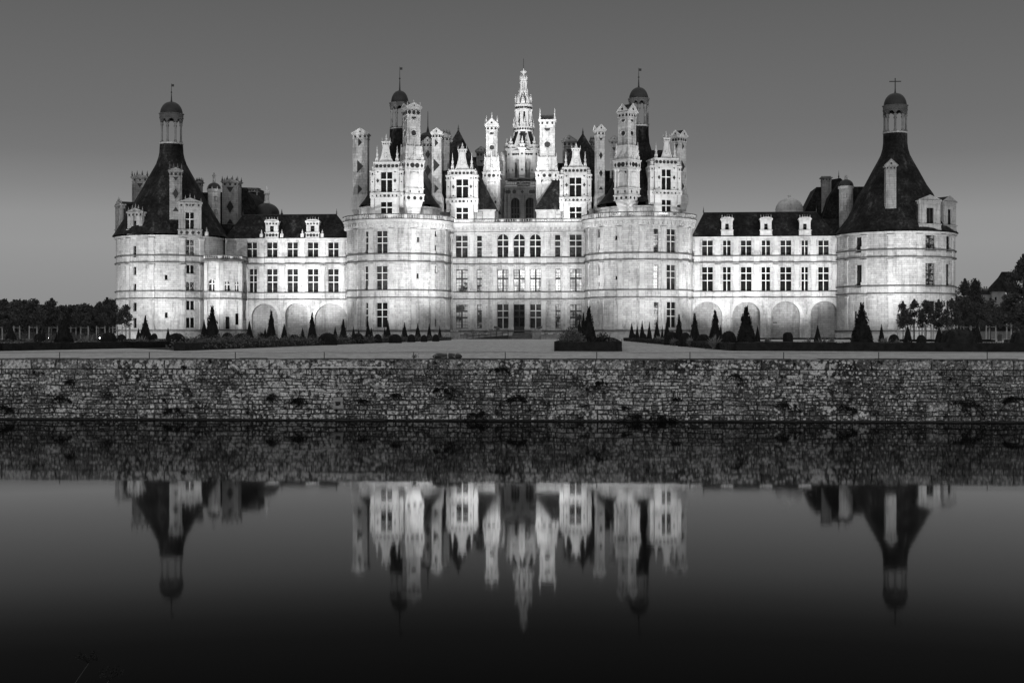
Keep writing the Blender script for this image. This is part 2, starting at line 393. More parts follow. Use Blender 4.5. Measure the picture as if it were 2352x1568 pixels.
slab(mb, FR, -A, A, 0, zs[0] - .3, -.3, 0)
mb.build('plinth', STONE_C, tw)
for o, w in zip(oR, wdR): window(FR, o, w[1], w[2], w[3], WOOD_D, bar=.06, d=.35)
# ---- wings
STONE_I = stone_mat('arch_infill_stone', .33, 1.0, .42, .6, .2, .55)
def wing(Z, u0, u1, rows, arches, bottom, yc, pils, yeave, niches=()):
    sa, sb = s_at(u0, 0), s_at(u1, 0); F = Flat((sa, 0), (sb, 0)); z1 = zl(F, Z, 1200, yeave); ops = []
    for (xs, y0, y1, sp) in rows: ops += [rect(F, Z, (x0, y0, x1, y1)) for x0, x1 in xs]
    ar = []
    for (x0, x1, yt) in arches:
        a0, a1 = al(F, Z, x0), al(F, Z, x1); zt = zl(F, Z, (x0 + x1) / 2, yt)
        ar.append([max(a0, .05), min(a1, F.L - .05), 0.0, zt, True, (a1 - a0) / 2 * .96, 1.12])
    mb = MB(); wall(mb, F, 0, F.L, 0, z1, ops + ar, 4.0, .45)
    w = mb.build('wing_wall', STONE, CASTLE)
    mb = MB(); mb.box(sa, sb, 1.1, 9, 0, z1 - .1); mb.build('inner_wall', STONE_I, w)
    mb = MB(); zz = [zl(F, Z, 1200, y) for y in yc]; pa = [al(F, Z, x) for x in pils]
    bands(F, 0, F.L, zz[0], zz[1], pa, w); bands(F, 0, F.L, zz[2], zz[3], pa, w); slab(mb, F, 0, F.L, z1 - .3, z1 + .02, -.3, 0); mb.build('cornice', STONE_C, w)
    mb = MB()
    for p in pa: pil1(F, p, zz[0] + .25, z1 - .35, w); pil1(F, p, zz[2] + .25, zz[1] - .3, w)
    for o in ar:   # archivolt, recessed bay wall and impost blocks
        mb = MB(); c = (o[0] + o[1]) / 2; r = (o[1] - o[0]) / 2; rz = o[5]; zsp = o[3] - rz
        for i in range(16):
            p, q = pi * i / 16, pi * (i + 1) / 16
            P = [(c - (r + e) * cos(t_), zsp + (rz + e) * sin(t_)) for t_, e in ((p, 0), (q, 0), (q, .55), (p, .55))]
            P = [(min(max(x, 0), F.L), y) for x, y in P]
            mb.face([F.P(x, y, -.05) for x, y in P]); mb.face([F.P(*P[2], -.05), F.P(*P[3], -.05), F.P(*P[3]), F.P(*P[2])])
        for s_ in (-1, 1):
            if (s_ < 0 and o[0] > 1) or (s_ > 0 and o[1] < F.L - 1): slab(mb, F, min(c + s_ * r, c + s_ * (r + .9)), max(c + s_ * r, c + s_ * (r + .9)), zsp - .5, zsp, -.12, 0)
        mb.build('arch_surround', STONE_C, w)
    k = 0
    for (xs, y0, y1, sp) in rows:
        for j in range(len(xs)): window(F, ops[k], 2, sp, (PANE_M, PANE_D, PANE_M, PANE_G, PANE_D)[(k * 7 + j * 3) % 5]); k += 1
    return F, w, z1
FWL, wl, zWL = wing(Z2, 518, 800, [([(1316,1410),(1505,1601),(1695,1793),(1887,1985),(2079,2175)],173,318,(.42,)), ([(1341,1410),(1505,1602),(1697,1794),(1887,1985),(2079,2176)],423,645,(.26,.55))],
    [(1360,1605,748),(1675,1887,742),(1950,2262,745)], 1035, (322,380,650,712), (1455,1645,1837,2028,2215), 137)
FWR, wr, zWR = wing(Z8, 1588, 1930, [([(118,206),(292,355),(441,527),(614,684),(770,859),(946,998),(1086,1171)],137,262,(.36,)), ([(118,207),(291,356),(440,529),(613,684),(768,860),(945,999),(1084,1172)],358,558,(.25,.56))],
    [(35,285,645),(370,602,647),(692,930,642),(1020,1250,640)], 940, (265,320,562,612), (75,248,398,571,728,905,1043,1220), 100)
# small dark letter box in the third blind arch
mb = MB(); o = rect(FWR, Z8, (712,815,746,823)); F = FWR
slab(mb, F, *[*o], 1.02, 1.08); mb.build('wall_slot', INLAY, CASTLE)
# ---- angular stair bay between left tower and wing
us = [(Z2(915,0)[0], -8.0), (Z2(1062,0)[0], -8.6), (Z2(1265,0)[0], -5.2), (Z2(1316,0)[0], 0.3)]
P = [(s_at(u, t), t) for u, t in us]; segs = [Flat(P[i], P[i + 1]) for i in range(3)]
arw = [[(955,518,1012,636)], [(1110,530,1163,636),(1205,535,1250,636)], [(1284,535,1306,636)]]
low = [[], [(1115,868,1160,985),(1208,838,1250,945)], [(1284,808,1306,905)]]
doors = [[(932,880,975,1003),(1010,895,1038,1003)], [], []]
bay = None; mb = MB(); allo = []
zb = zl(segs[1], Z2, 1150, 352); zr = zl(segs[1], Z2, 1150, 305)
for i, F in enumerate(segs):
    ops = [rect(F, Z2, r) + [True] for r in arw[i]] + [rect(F, Z2, r) for r in low[i]] + [rect(F, Z2, r) + [True] for r in doors[i]]
    wall(mb, F, 0, F.L, 0, zb, ops, 3, .4); allo.append(ops)
mb.face([(p[0], p[1], zb) for p in P] + [(P[0][0], .3, zb)], 0)
bay = mb.build('stair_bay', STONE_P, CASTLE); mb = MB()
zc = [zl(segs[1], Z2, 1150, y) for y in (352, 640, 705, 1000)]
for F in segs:
    for z_, h_, p_ in ((zc[0], .35, .4), (zc[1], .2, .25), (zc[2], .2, .25), (zc[3], .25, .25)): crs(F, -.15, F.L + .1, z_, h_, p_, bay)
pass; mb = MB()
for F in segs:
    for a in (.35, F.L - .35):
        for z0_, z1_ in ((zc[3] + .3, zc[2] - .2), (zc[1] + .25, zc[0] - .3)): mb = MB(); slab(mb, F, a - .3, a + .3, z0_, z1_, -.12, 0); mb.build('pilaster', STONE_C, bay)
mb = MB()
for F in segs: balustrade(mb, F, 0, F.L, zc[0] + .35, zr + .25, 0, 1, 0, .34, 2.4)
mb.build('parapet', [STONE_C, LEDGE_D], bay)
for F, ops, a_, l_ in zip(segs, allo, arw, low):
    for o in ops: window(F, o, 2 if len(o) > 4 and F is not segs[2] else 1, (.35,) if len(o) > 4 else (), PANE_D if len(o) == 4 else PANE_G, name='bay_window', bar=.09)
# ---- keep towers
def keep_tower(Z, uc, R, yr0, yr1, ym, yc, ybase, yplinth, xf, ops_w, ops_s, pils):
    F = cyl_at(uc, R); A = pi * R; w_o = [rect(F, Z, w[0]) for w in ops_w]; s_o = [rect(F, Z, r) for r in ops_s]
    z = lambda y: zl(F, Z, xf, y); ztop = z(yr1) - .1; mb = MB()
    wall(mb, F, -A, A, 0, z(ym) + .02, w_o + s_o, 1.0); tw = mb.build('round_tower', STONE_T, CASTLE); c = F.c; mb = MB()
    za, zb_ = z(ym), z(yr1); h = zb_ - za
    prof = [(R, 0), (R + .12, .1), (R + .12, h * .28), (R + .3, h * .4), (R + .34, h * .62), (R + .55, h * .72), (R + .6, h * .95), (R + .75, h), (R - 2.2, h + .02)]
    mb.lathe((c[0], c[1], za), prof, 96)
    n = 72
    for i in range(n):   # machicolation brackets
        a = -A + 2 * A * i / n; G = Cyl(c, R)
        slab(mb, G, a - .16, a + .16, za + h * .12, za + h * .62, -.5, -.1)
    mb.build('cornice', STONE_C, tw); mb = MB()
    zt = [z(y) for y in yc]; pa = [al(F, Z, x) for x in pils]
    bands(F, -A * .55, A * .55, zt[0], zt[1], pa, tw); bands(F, -A * .55, A * .55, zt[2], zt[3], pa, tw); crs(F, -A * .55, A * .55, z(ybase), .2, .3, tw)
    for p in pa:
        for z0_, z1_ in ((z(ybase) + .3, zt[3] - .3), (zt[2] + .3, zt[1] - .3), (zt[0] + .3, za - .1)): pil1(F, p, z0_, z1_, tw, .4)
    slab(mb, F, -A * .6, A * .6, 0, z(ybase) - .3, -.3, 0); mb.build('plinth', STONE_C, tw); mb = MB()
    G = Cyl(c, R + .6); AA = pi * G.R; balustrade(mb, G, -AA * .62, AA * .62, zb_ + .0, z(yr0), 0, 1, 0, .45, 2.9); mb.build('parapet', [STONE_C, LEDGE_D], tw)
    for o, w in zip(w_o, ops_w): window(F, o, w[1], w[2], w[3])
    for o in s_o: window(F, o, 1, (), PANE_D, LEDGE, 'slit_window', d=.2, bar=.05)
    return F, zb_
SP3 = (.25, .52)
FKL, zTer = keep_tower(Z5, 917, 9.72, 57, 113, 200, (467, 543, 836, 908), 1246, 1300, 560,
    [((240,238,272,467),1,SP3,PANE_G),((358,233,467,467),2,SP3,PANE_G),((235,590,271,830),1,(.28,.58),PANE_G),((355,588,467,830),2,(.28,.58),PANE_G),((240,960,271,1205),1,SP3,PANE_D),((355,960,467,1208),2,(.28,.57),PANE_D)],
    [(768,296,792,347),(763,662,786,713),(947,232,972,290),(945,378,970,477),(944,586,968,660),(932,740,958,836),(940,1123,960,1213)], (150,302,510,730,925,1060))
FKR, _ = keep_tower(Z6, 1467, 9.85, 35, 93, 175, (457, 524, 832, 905), 1245, 1300, 1250,
    [((1380,210,1430,450),1,SP3,PANE_W),((1515,215,1608,452),2,SP3,PANE_G),((1382,575,1430,823),1,(.25,.56),PANE_L),((1514,578,1608,823),2,SP3,PANE_G),((1383,953,1430,1205),1,(.27,.58),PANE_W),((1515,953,1610,1208),2,(.27,.56),PANE_M)],
    [(815,215,838,297),(820,367,838,467),(989,281,1013,325),(820,577,840,680),(990,690,1013,726),(825,750,845,835),(834,1127,845,1210)], (720,858,1040,1260,1478,1648,1745))
# ---- central wall of the keep
sa, sb = s_at(1034, 0), s_at(1348, 0); FC = Flat((sa, 0), (sb, 0)); F = FC
zc = lambda y: zl(FC, Z5, 1500, y)
rects = [((1161,281,1280,503),2,(.26,.52),PANE_G,0),((1375,281,1424,503),1,(.26,.52),PANE_G,0),((1582,265,1693,503),2,(.25,.52),PANE_M,1),((1747,265,1858,503),2,(.25,.52),PANE_M,1),((1911,265,2022,503),2,(.25,.52),PANE_M,1),
 ((1161,622,1280,855),2,(.4,),PANE_W,0),((1373,622,1425,855),1,(.4,),PANE_W,0),((1582,622,1693,852),2,(.4,),PANE_L,0),((1747,622,1858,852),2,(.4,),PANE_L,0),
 ((1161,978,1280,1216),2,(.27,.55),PANE_W,0),((1376,978,1424,1216),1,(.27,.55),PANE_W,0),((1582,976,1693,1218),2,(.27,.55),PANE_G,0),((1747,976,1858,1263),2,(.22,.44),PANE_M,2)]
r6 = [((382,272,435,497),1,(.26,.52),PANE_G,0),((530,270,652,497),2,(.26,.52),PANE_G,0),((130,622,240,852),2,(.4,),PANE_L,0),((385,618,438,852),1,(.4,),PANE_L,0),((533,617,652,850),2,(.4,),PANE_L,0),
 ((130,976,240,1216),2,(.27,.55),PANE_G,0),((386,976,438,1216),1,(.27,.55),PANE_W,0),((533,976,652,1216),2,(.27,.55),PANE_W,0)]
O = [(rect(F, Z5, r[0]) + ([True] if r[4] == 1 else []), r) for r in rects] + [(rect(F, Z6, r[0]), r) for r in r6]
mb = MB(); wall(mb, F, 0, F.L, 0, zc(200), [o for o, _ in O], 4, .5)
kw = mb.build('keep_wall', STONE, CASTLE); mb = MB()
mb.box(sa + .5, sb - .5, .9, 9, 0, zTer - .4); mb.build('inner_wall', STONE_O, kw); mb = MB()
zt = [zc(y) for y in (508, 572, 857, 926)]; pa = [al(F, Z5, x) for x in (1322, 1555, 1720, 1885)] + [al(F, Z6, x) for x in (267, 483)]
bands(F, 0, F.L, zt[0], zt[1], pa, kw); bands(F, 0, F.L, zt[2], zt[3], pa, kw); crs(F, 0, F.L, zc(1250), .2, .3, kw)
for p in pa:
    for z0_, z1_ in ((zc(1250) + .3, zt[3] - .3), (zt[2] + .3, zt[1] - .3), (zt[0] + .3, zc(262) - .05)): pil1(F, p, z0_, z1_, kw, .4)
slab(mb, F, 0, F.L, 0, zc(1250) - .3, -.25, 0); mb.build('plinth', STONE_C, kw); mb = MB()
zf0, zf1 = zc(262), zTer; h = zf1 - zf0
slab(mb, F, 0, F.L, zf0, zf0 + .3, -.2, 0); slab(mb, F, 0, F.L, zc(200) - .02, zf0 + h * .72, -.1, 0); slab(mb, F, 0, F.L, zf0 + h * .72, zf0 + h * .9, -.4, 0); slab(mb, F, 0, F.L, zf0 + h * .9, zf1, -.65, 0)
n = int(F.L / .8)
for i in range(n): a = F.L * (i + .5) / n; slab(mb, F, a - .16, a + .16, zf0 + h * .4, zf0 + h * .71, -.36, -.1)
mb.build('cornice', STONE_C, kw); mb = MB(); balustrade(mb, F, .9, F.L - .9, zTer, zc(110), 0, 1, -.4, .45, 2.9); mb.build('parapet', [STONE_C, LEDGE_D], kw)
for o, r in O: window(F, o, r[1], r[2], r[3], WOOD_D if r[3] in (PANE_L, PANE_W) or r[4] == 2 else MULL, 'door' if r[4] == 2 else 'window', bar=.09 if r[3] in (PANE_L, PANE_W) or r[4] == 2 else .075)
mb = MB(); o = rect(F, Z5, (1747,1200,1858,1263)); slab(mb, F, o[0] + .05, o[1] - .05, o[2] + .02, o[3], .2, .3); mb.build('door_panel', WOOD_D, CASTLE)
# rain pipes in the corners
for (Z, x, y0, y1, hop) in ((Z5, 1121, 265, 1310, 1), (Z6, 690, 252, 1290, 1), (Z2, 1319, 420, 1030, 0)):
    s_ = s_at(Z(x, 0)[0], -.35); za, zb = z_at(Z(x, y0)[1], s_, -.35), max(z_at(Z(x, y1)[1], s_, -.35), .05); mb = MB()
    mb.tube([(s_, -.42, zb), (s_, -.42, za)], .11, 8)
    if hop: mb.frust(s_ - .15, s_ + .15, -.6, -.3, za - .9, s_ - .4, s_ + .4, -.8, -.1, za)
    mb.build('rain_pipe', MULL if not hop else LEDGE, CASTLE)
# terrace behind the parapet, and the keep's body
mb = MB(); cl, cr = FKL.c[0], FKR.c[0]
mb.box(cl, cr, 9.1, 44, 0, zTer - .02); mb.build('keep_body', STONE_O, CASTLE)
mb = MB(); mb.box(cl, cr, .1, 44, zTer - .4, zTer); mb.build('roof_terrace', LEDGE, CASTLE)
# ================================================================ CASTLE: round slate roofs
def finial(mb, x, y, z, h, r, m=0, n=6):
    mb.lathe((x, y, z), [(r, 0), (r, h * .12), (r * .5, h * .16), (r * .95, h * .3), (r * .8, h * .42), (r * .35, h * .5), (r * .5, h * .56), (r * .28, h * .75), (r * .1, h)], n, m)
def statue_finial(mb, x, y, z, h, r, m=0):
    mb.box(x - r, x + r, y - r, y + r, z, z + h * .22, m); finial(mb, x, y, z + h * .22, h * .78, r * .9, m)
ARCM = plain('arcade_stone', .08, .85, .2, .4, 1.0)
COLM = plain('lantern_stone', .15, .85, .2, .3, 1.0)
def cupola_roof(Z, uc, prof, t=0, eave=(), cols=8, dome=None, drum=None, column=None, top=None, cross=False, ax=0, label=None):
    """bell-shaped slate roof carrying an open lantern with columns and a dome"""
    s0 = s_at(uc, t); yd = Yd(s0, t); z = lambda y: z_at(Z(0, y)[1], s0, t)
    k = Z(1, 0)[0] - Z(0, 0)[0]; R = lambda w: w * k * yd / KF
    p = [(R(w), z(y)) for y, w in prof]; p.sort(key=lambda q: q[1])
    mb = MB(); mb.lathe((s0, t, 0), p, 56); rf = mb.build('tower_roof', SLATE, CASTLE, smooth=True)
    if label: rf['label'] = label
    kk_ = (uc - U0) / KF; vd = pi / 2 - atan2(kk_ * cT - sT, kk_ * sT + cT)
    zc0, zc1 = z(column[1]), z(column[0]); r = R(column[2])
    mb = MB(); mb.lathe((s0, t, zc0 - .35), [(r * .8, -.1), (r * 1.06, 0), (r * 1.1, .25), (r * .98, .35), (.2, .36)], 32); mb.build('lantern_floor', LEDGE, rf)
    for i in range(cols):
        a = vd + 2 * pi * (i + ax) / cols; c = (s0 + r * .92 * cos(a), t + r * .92 * sin(a)); hh = zc1 - zc0; mb = MB()
        mb.lathe((c[0], c[1], zc0), [(.3, 0), (.3, .25), (.2, .35), (.19, hh * .72), (.3, hh * .74), (.3, hh * .8), (.22, hh * .82)], 8); mb.build('column', COLM, rf)
    mb = MB(); hd = z(drum[0]) - zc1; za = zc0 + (zc1 - zc0) * .8; n = cols * 8; ro = r * 1.05; ri = r * .8
    for i in range(n):     # arcade ring: arches between the columns
        p_, q_ = vd + 2 * pi * (i / 8 + ax) / cols, vd + 2 * pi * ((i + 1) / 8 + ax) / cols
        def hz(j):
            x = ((j % 8) / 8 - .5) * 2; return za + (zc1 - za) * .9 * sqrt(max(0, 1 - (abs(x) / .86) ** 2)) if abs(x) < .86 else za
        h0, h1 = hz(i), hz(i + 1)
        if (i + 1) % 8 == 0: h1 = za
        for rr in (ro, ri): mb.face([(s0 + rr * cos(p_), t + rr * sin(p_), h0), (s0 + rr * cos(q_), t + rr * sin(q_), h1), (s0 + rr * cos(q_), t + rr * sin(q_), zc1), (s0 + rr * cos(p_), t + rr * sin(p_), zc1)])
        mb.face([(s0 + ro * cos(p_), t + ro * sin(p_), h0), (s0 + ro * cos(q_), t + ro * sin(q_), h1), (s0 + ri * cos(q_), t + ri * sin(q_), h1), (s0 + ri * cos(p_), t + ri * sin(p_), h0)])
    zd = z(drum[0]); mb.lathe((s0, t, 0), [(ri, zc1), (ro, zc1), (ro * 1.05, zc1 + .1), (ro * 1.02, zc1 + .2), (ro * 1.02, zd - .15), (ro * 1.1, zd), (.1, zd + .01)], 40); mb.build('arcade', ARCM or LEDGE_D, rf)
    rd = R(dome[2]); z0, z1 = z(dome[1]), z(dome[0]); hh = z1 - z0
    mb = MB(); mb.lathe((s0, t, z0), [(rd * 1.02, 0)] + [(rd * cos(a * pi / 180) ** .85 * .97, hh * .97 * sin(a * pi / 180)) for a in range(0, 88, 8)] + [(.18, hh * 1.0), (.1, hh * 1.15), (0, hh * 1.2)], 32)
    mb.build('dome', LEAD, rf, smooth=True); mb = MB(); zt = z(top)
    mb.tube([(s0, t, z1 + .1), (s0, t, z1 + (zt - z1) * .4), (s0, t, z1 + (zt - z1) * .42), (s0, t, zt)], [.14, .08, .06, .035], 6)
    if cross:
        mb.box(s0 - 1.05, s0 + 1.05, t - .07, t + .07, z1 + (zt - z1) * .74, z1 + (zt - z1) * .80); mb.box(s0 - .08, s0 + .08, t - .08, t + .08, z1, zt)
    else:
        zz = z1 + (zt - z1) * .45; mb.lathe((s0, t, zz), [(.06, 0), (.17, .2), (.06, .4)], 6); mb.box(s0, s0 + .5, t - .02, t + .02, zt - .6, zt - .15)
    mb.build('cross' if cross else 'weather_vane', IRON, rf)
    return rf, (s0, t)
sm = lambda a, b: [(y, (p + q) / 2) for (y, p), (_, q) in zip(a, b)]
cupola_roof(Z1, Z1(577,0)[0], [(1452,508),(1430,492),(1290,405),(1155,328),(1040,262),(920,199),(850,160),(800,133),(740,113),(700,105),(630,101),(612,99)], column=(395,608,97), drum=(352,), dome=(240,362,103), top=80, ax=.5, label='concave slate roof and lantern of the left corner tower')
cupola_roof(Z7, Z7(1724,0)[0], [(1332,502),(1310,480),(1190,388),(1130,358),(1000,303),(930,255),(800,187),(720,143),(670,118),(620,104),(570,98),(490,97)], column=(305,478,93), drum=(262,), dome=(152,268,97), top=30, cross=True, ax=0, label='tall slate roof of the right corner tower with a cross on top')
cupola_roof(Z3, 918.2, [(1362,372),(1300,322),(1240,285),(1150,232),(1060,180),(960,140),(880,112),(800,98),(700,93),(640,92)], column=(440,640,86), drum=(412,), dome=(292,415,83), top=75, ax=.5)
cupola_roof(Z4, 1467, [(1352,385),(1300,340),(1240,292),(1150,238),(1060,190),(960,152),(900,135),(840,118),(780,100),(700,92),(612,91)], column=(392,612,88), drum=(372,), dome=(262,388,93), top=85, ax=0)
for F in (FKL, FKR):   # low attic walls under the two keep tower roofs
    mb = MB(); c = F.c; zt = z_at(Z3(0, 1352)[1], c[0], -7); R = 7.6
    mb.lathe((c[0], c[1], 0), [(R, zTer), (R, zt - .3), (R + .3, zt - .25), (R + .35, zt), (R - .5, zt)], 48); mb.build('attic_wall', STONE_P, CASTLE)
# ---- hipped roofs of the wings
def hip(name, x0, x1, y0, y1, z0, X0, X1, Y0_, Y1_, z1, mat=None, over=.35):
    mb = MB(); mb.frust(x0, x1, y0 - over, y1 + over, z0, X0, X1, Y0_, Y1_, z1); r = mb.build(name, mat or SLATE, CASTLE)
    mb = MB(); mb.box(X0 - .05, X1 + .05, (Y0_ + Y1_) / 2 - .16, (Y0_ + Y1_) / 2 + .16, z1, z1 + .14)
    for x in (X0, X1): finial(mb, x, (Y0_ + Y1_) / 2, z1 + .1, 1.1, .12)
    mb.build('ridge', LEAD, r); return r
t = 4.2; hip('wing_roof', s_at(516, 0), s_at(799, 0), 0, 8.8, zWL, s_at(558, t), s_at(773, t), t - .2, t + .4, z_at(494, s_at(660, t), t))
hip('wing_roof', s_at(1589.5, 0), s_at(1924, 0), 0, 8.8, zWR, s_at(1616, t), s_at(1875, t), t - .2, t + .4, z_at(488.5, s_at(1750, t), t))
# ================================================================ CASTLE: chimneys
def faces_of(x0, x1, y0, y1): return [((x0, y0), (1, 0), (0, -1), x1 - x0), ((x0, y1), (0, -1), (-1, 0), y1 - y0), ((x1, y0), (0, 1), (1, 0), y1 - y0)]
def orn(mb, fc, fx, z, r, kind, m=0, off=.03):
    (o, e, n, w) = fc; c = Vector((o[0] + e[0] * w * fx + n[0] * off, o[1] + e[1] * w * fx + n[1] * off, z)); ex = Vector((e[0], e[1], 0)); ez = Vector((0, 0, 1))
    if kind == 'o': mb.disc(c, ex, ez, r, m, 12)
    elif kind == 'U': mb.disc(c, ex, ez, r, m, 8, pi, 2 * pi)
    elif kind == 'n': mb.disc(c, ex, ez, r, m, 8, 0, pi)
    elif kind == 'x': mb.disc(c, ex, ez, r, m, 4, 0, 2 * pi, .62)
    elif kind == 'X': mb.disc(c, ex, ez, r, m, 4, 0, 2 * pi, .55)
    elif kind == 'v': mb.face([c - ex * r * .8 + ez * r * .5, c - ez * r * .7, c + ex * r * .8 + ez * r * .5], m)
    elif kind == '^': mb.face([c - ex * r * .8 - ez * r * .5, c + ex * r * .8 - ez * r * .5, c + ez * r * .7], m)
    elif kind == '>': mb.face([c - ex * r * .45 - ez * r, c + ex * r * .5, c - ex * r * .45 + ez * r], m)
def row(mi, x0, x1, y0, y1, z, r, kinds, off=.03):
    for fi, fc in enumerate(faces_of(x0, x1, y0, y1)):
        n = len(kinds)
        for i, k in enumerate(kinds): orn(mi, fc, (i + .5) / n, z, r, k, 0, off)
def dentils(mb, x0, x1, y0, y1, z, off=0.0, sp=.22):
    for (o, e, n, w) in faces_of(x0, x1, y0, y1):
        k = int(w / sp)
        for i in range(k):
            a = w * (i + .5) / k; cx, cy = o[0] + e[0] * a + n[0] * off, o[1] + e[1] * a + n[1] * off
            mb.box(cx - .06, cx + .06, cy - .06, cy + .06, z, z + .16)
CH_LAB = iter(())
def chimney(Z, x0, xm, x1, ytop, yc0, yc1, ybot, t, cap='gable', decor=(), base=(), mat=None, dep=.8, label=None, hs=.0, ridge=True):
    mat = mat or STONE_P
    um = Z(xm if xm is not None else x0, 0)[0]; s0 = s_at(um, t); l = s0 - s_at(Z(x0, 0)[0], t); r_ = s_at(Z(x1, 0)[0], t) - s0
    if xm is None: ang = 0; w = r_; d = w * dep
    else: ang = atan2(l, r_); w = d = sqrt(l * l + r_ * r_)
    M = Matrix.Translation((s0, t, 0)) @ Matrix.Rotation(ang, 4, 'Z'); z = lambda y: z_at(Z(0, y)[1], s0, t)
    px = lambda n: n * (Z(1, 0)[0] - Z(0, 0)[0]) * Yd(s0, t) / KF
    def new(): m_ = MB(); m_.M = M; return m_
    zc0, zc1, zb = z(yc0), z(yc1), z(ybot); mb = new(); mb.box(0, w, 0, d, zb, zc1)
    # corner strips make the shaft read as framed panels
    for (xa, xb, ya, yb) in ((-.05, .22, -.05, .2), (w - .22, w + .05, -.05, .2), (-.05, .2, d - .2, d + .05)): mb.box(xa, xb, ya, yb, zb, zc1)
    ch = mb.build('chimney', mat, CASTLE)
    def fo(fn, *q): f_ = new(); fn(f_, *q); f_.build('finial', STONE_C if mat is not STONE_O else LEDGE_D, ch)
    if label: ch['label'] = label
    mi = new(); mc = new(); h = zc0 - zc1; e = .12
    mc.box(-e, w + e, -e, d + e, zc1, zc1 + h * .14); mc.box(-.04, w + .04, -.04, d + .04, zc1 + h * .14, zc1 + h * .62)
    dentils(mc, -e, w + e, -e, d + e, zc1 + h * .64, 0)
    mc.box(-e * 1.6, w + e * 1.6, -e * 1.6, d + e * 1.6, zc1 + h * .74, zc1 + h * .86); mc.box(-e * 2.6, w + e * 2.6, -e * 2.6, d + e * 2.6, zc1 + h * .86, zc0)
    row(mi, -.04, w + .04, -.04, d + .04, zc1 + h * .38, min(h * .22, w * .15), 'ooo' if w > 1.6 else 'oo')
    zt = z(ytop); hh = zt - zc0; E = e * 2.2
    if cap in ('gable', 'cross', 'fancy'):
        gh = hh if cap != 'fancy' else hh * .5
        def gable_(y): return [(-E, y, zc0), (w + E, y, zc0), (w / 2, y, zc0 + gh)]
        mc.face(gable_(-E)); mc.face(gable_(d + E)); mi2 = new()
        mi2.face([(-E * 1.25, -E * 1.3, zc0 - .02), (w / 2, -E * 1.3, zc0 + gh + .06), (w / 2, d + E, zc0 + gh + .06), (-E * 1.25, d + E, zc0 - .02)])
        mi2.face([(w + E * 1.25, -E * 1.3, zc0 - .02), (w / 2, -E * 1.3, zc0 + gh + .06), (w / 2, d + E, zc0 + gh + .06), (w + E * 1.25, d + E, zc0 - .02)])
        mi2.build('cap_roof', SLATE, ch)
        for q in range(2):
            a, b = ((-E * 1.3, zc0), (w / 2, zc0 + gh + .08)) if q == 0 else ((w + E * 1.3, zc0), (w / 2, zc0 + gh + .08)); mc.tube([(a[0], -E, a[1]), (b[0], -E, b[1])], .1, 4)
        orn(mi, ((0, -E), (1, 0), (0, -1), w), .5, zc0 + gh * .35, gh * .17, 'o')
        if ang > 0 or cap == 'fancy':
            mc.face([(-E, -E, zc0), (-E, d + E, zc0), (-E, d / 2, zc0 + gh)]); mc.tube([(-E, -E, zc0), (-E, d / 2, zc0 + gh), (-E, d + E, zc0)], .1, 4)
            orn(mi, ((-E, d), (0, -1), (-1, 0), d), .5, zc0 + gh * .35, gh * .17, 'o')
        if cap == 'fancy':
            for (x, y) in ((0, 0), (w, 0), (0, d), (w, d)): fo(statue_finial, x, y, zc0, hh * .75, .14)
            fo(statue_finial, w / 2, 0, zc0 + gh * .9, hh * .55, .16)
    elif cap == 'crown':
        mc.face([(-E, -E, zc0), (w + E, -E, zc0), (w / 2, -E, zc0 + hh * .42)]); mc.box(0, w, 0, d, zc0, zc0 + .15)
        for k in range(4):
            for y in (-.1, d): fo(finial, w * k / 3, y, zc0 + (.25 * hh if k in (1, 2) else 0), hh * (.75 if k in (1, 2) else .95), .2)
        for k in range(3): fo(finial, 0, d * k / 2, zc0, hh * .8, .2)
        mc.build('cresting', LEDGE_D, ch) if False else None
    elif cap == 'comb':
        n = int(w / .24)
        for k in range(n): x = w * (k + .5) / n; mi.box(x - .06, x + .06, .1, d - .1, zc0, zc0 + hh * .42)
        for x in (0, w):
            for y in (0, d): fo(statue_finial, x, y, zc0, hh, .17)
    elif cap == 'flat': mc.box(.1, w - .1, .1, d - .1, zc0, zc0 + hh * .4); mc.box(-.05, w + .05, -.05, d + .05, zc0 + hh * .4, zt)
    elif cap == 'plain': pass
    for (k, y, sz, fc) in decor:
        for fi, f in enumerate(faces_of(0, w, 0, d)):
            if fc == 'a' or (fc == 'f' and fi == 0) or (fc == 'l' and fi == 1):
                orn(mi, f, .5, z(y), px(sz), k, 0, .03)
                if k in 'oU' and sz > 12: 
                    (o, e_, n_, w_) = f; c = Vector((o[0] + e_[0] * w_ * .5, o[1] + e_[1] * w_ * .5, z(y))); R = px(sz) * 1.5
                    pts = [c + Vector((n_[0] * .05, n_[1] * .05, 0)) + Vector((e_[0], e_[1], 0)) * R * cos(a * pi / 8) + Vector((0, 0, 1)) * R * sin(a * pi / 8) for a in range(0 if k == 'o' else 8, 17)]
                    mc.tube(pts, .06, 4)
                if k == 'X':
                    (o, e_, n_, w_) = f; c = Vector((o[0] + e_[0] * w_ * .5, o[1] + e_[1] * w_ * .5, z(y))); R = px(sz) * 1.22
                    ex = Vector((e_[0], e_[1], 0)); ez = Vector((0, 0, 1)); nn = Vector((n_[0] * .04, n_[1] * .04, 0))
                    mc.tube([c + nn + ez * R, c + nn + ex * R * .55, c + nn - ez * R, c + nn - ex * R * .55, c + nn + ez * R], .06, 4)
    mc.add(mi); mc.build('chimney_cap', [STONE_C if mat is not STONE_O else STONE_O, INLAY], ch)
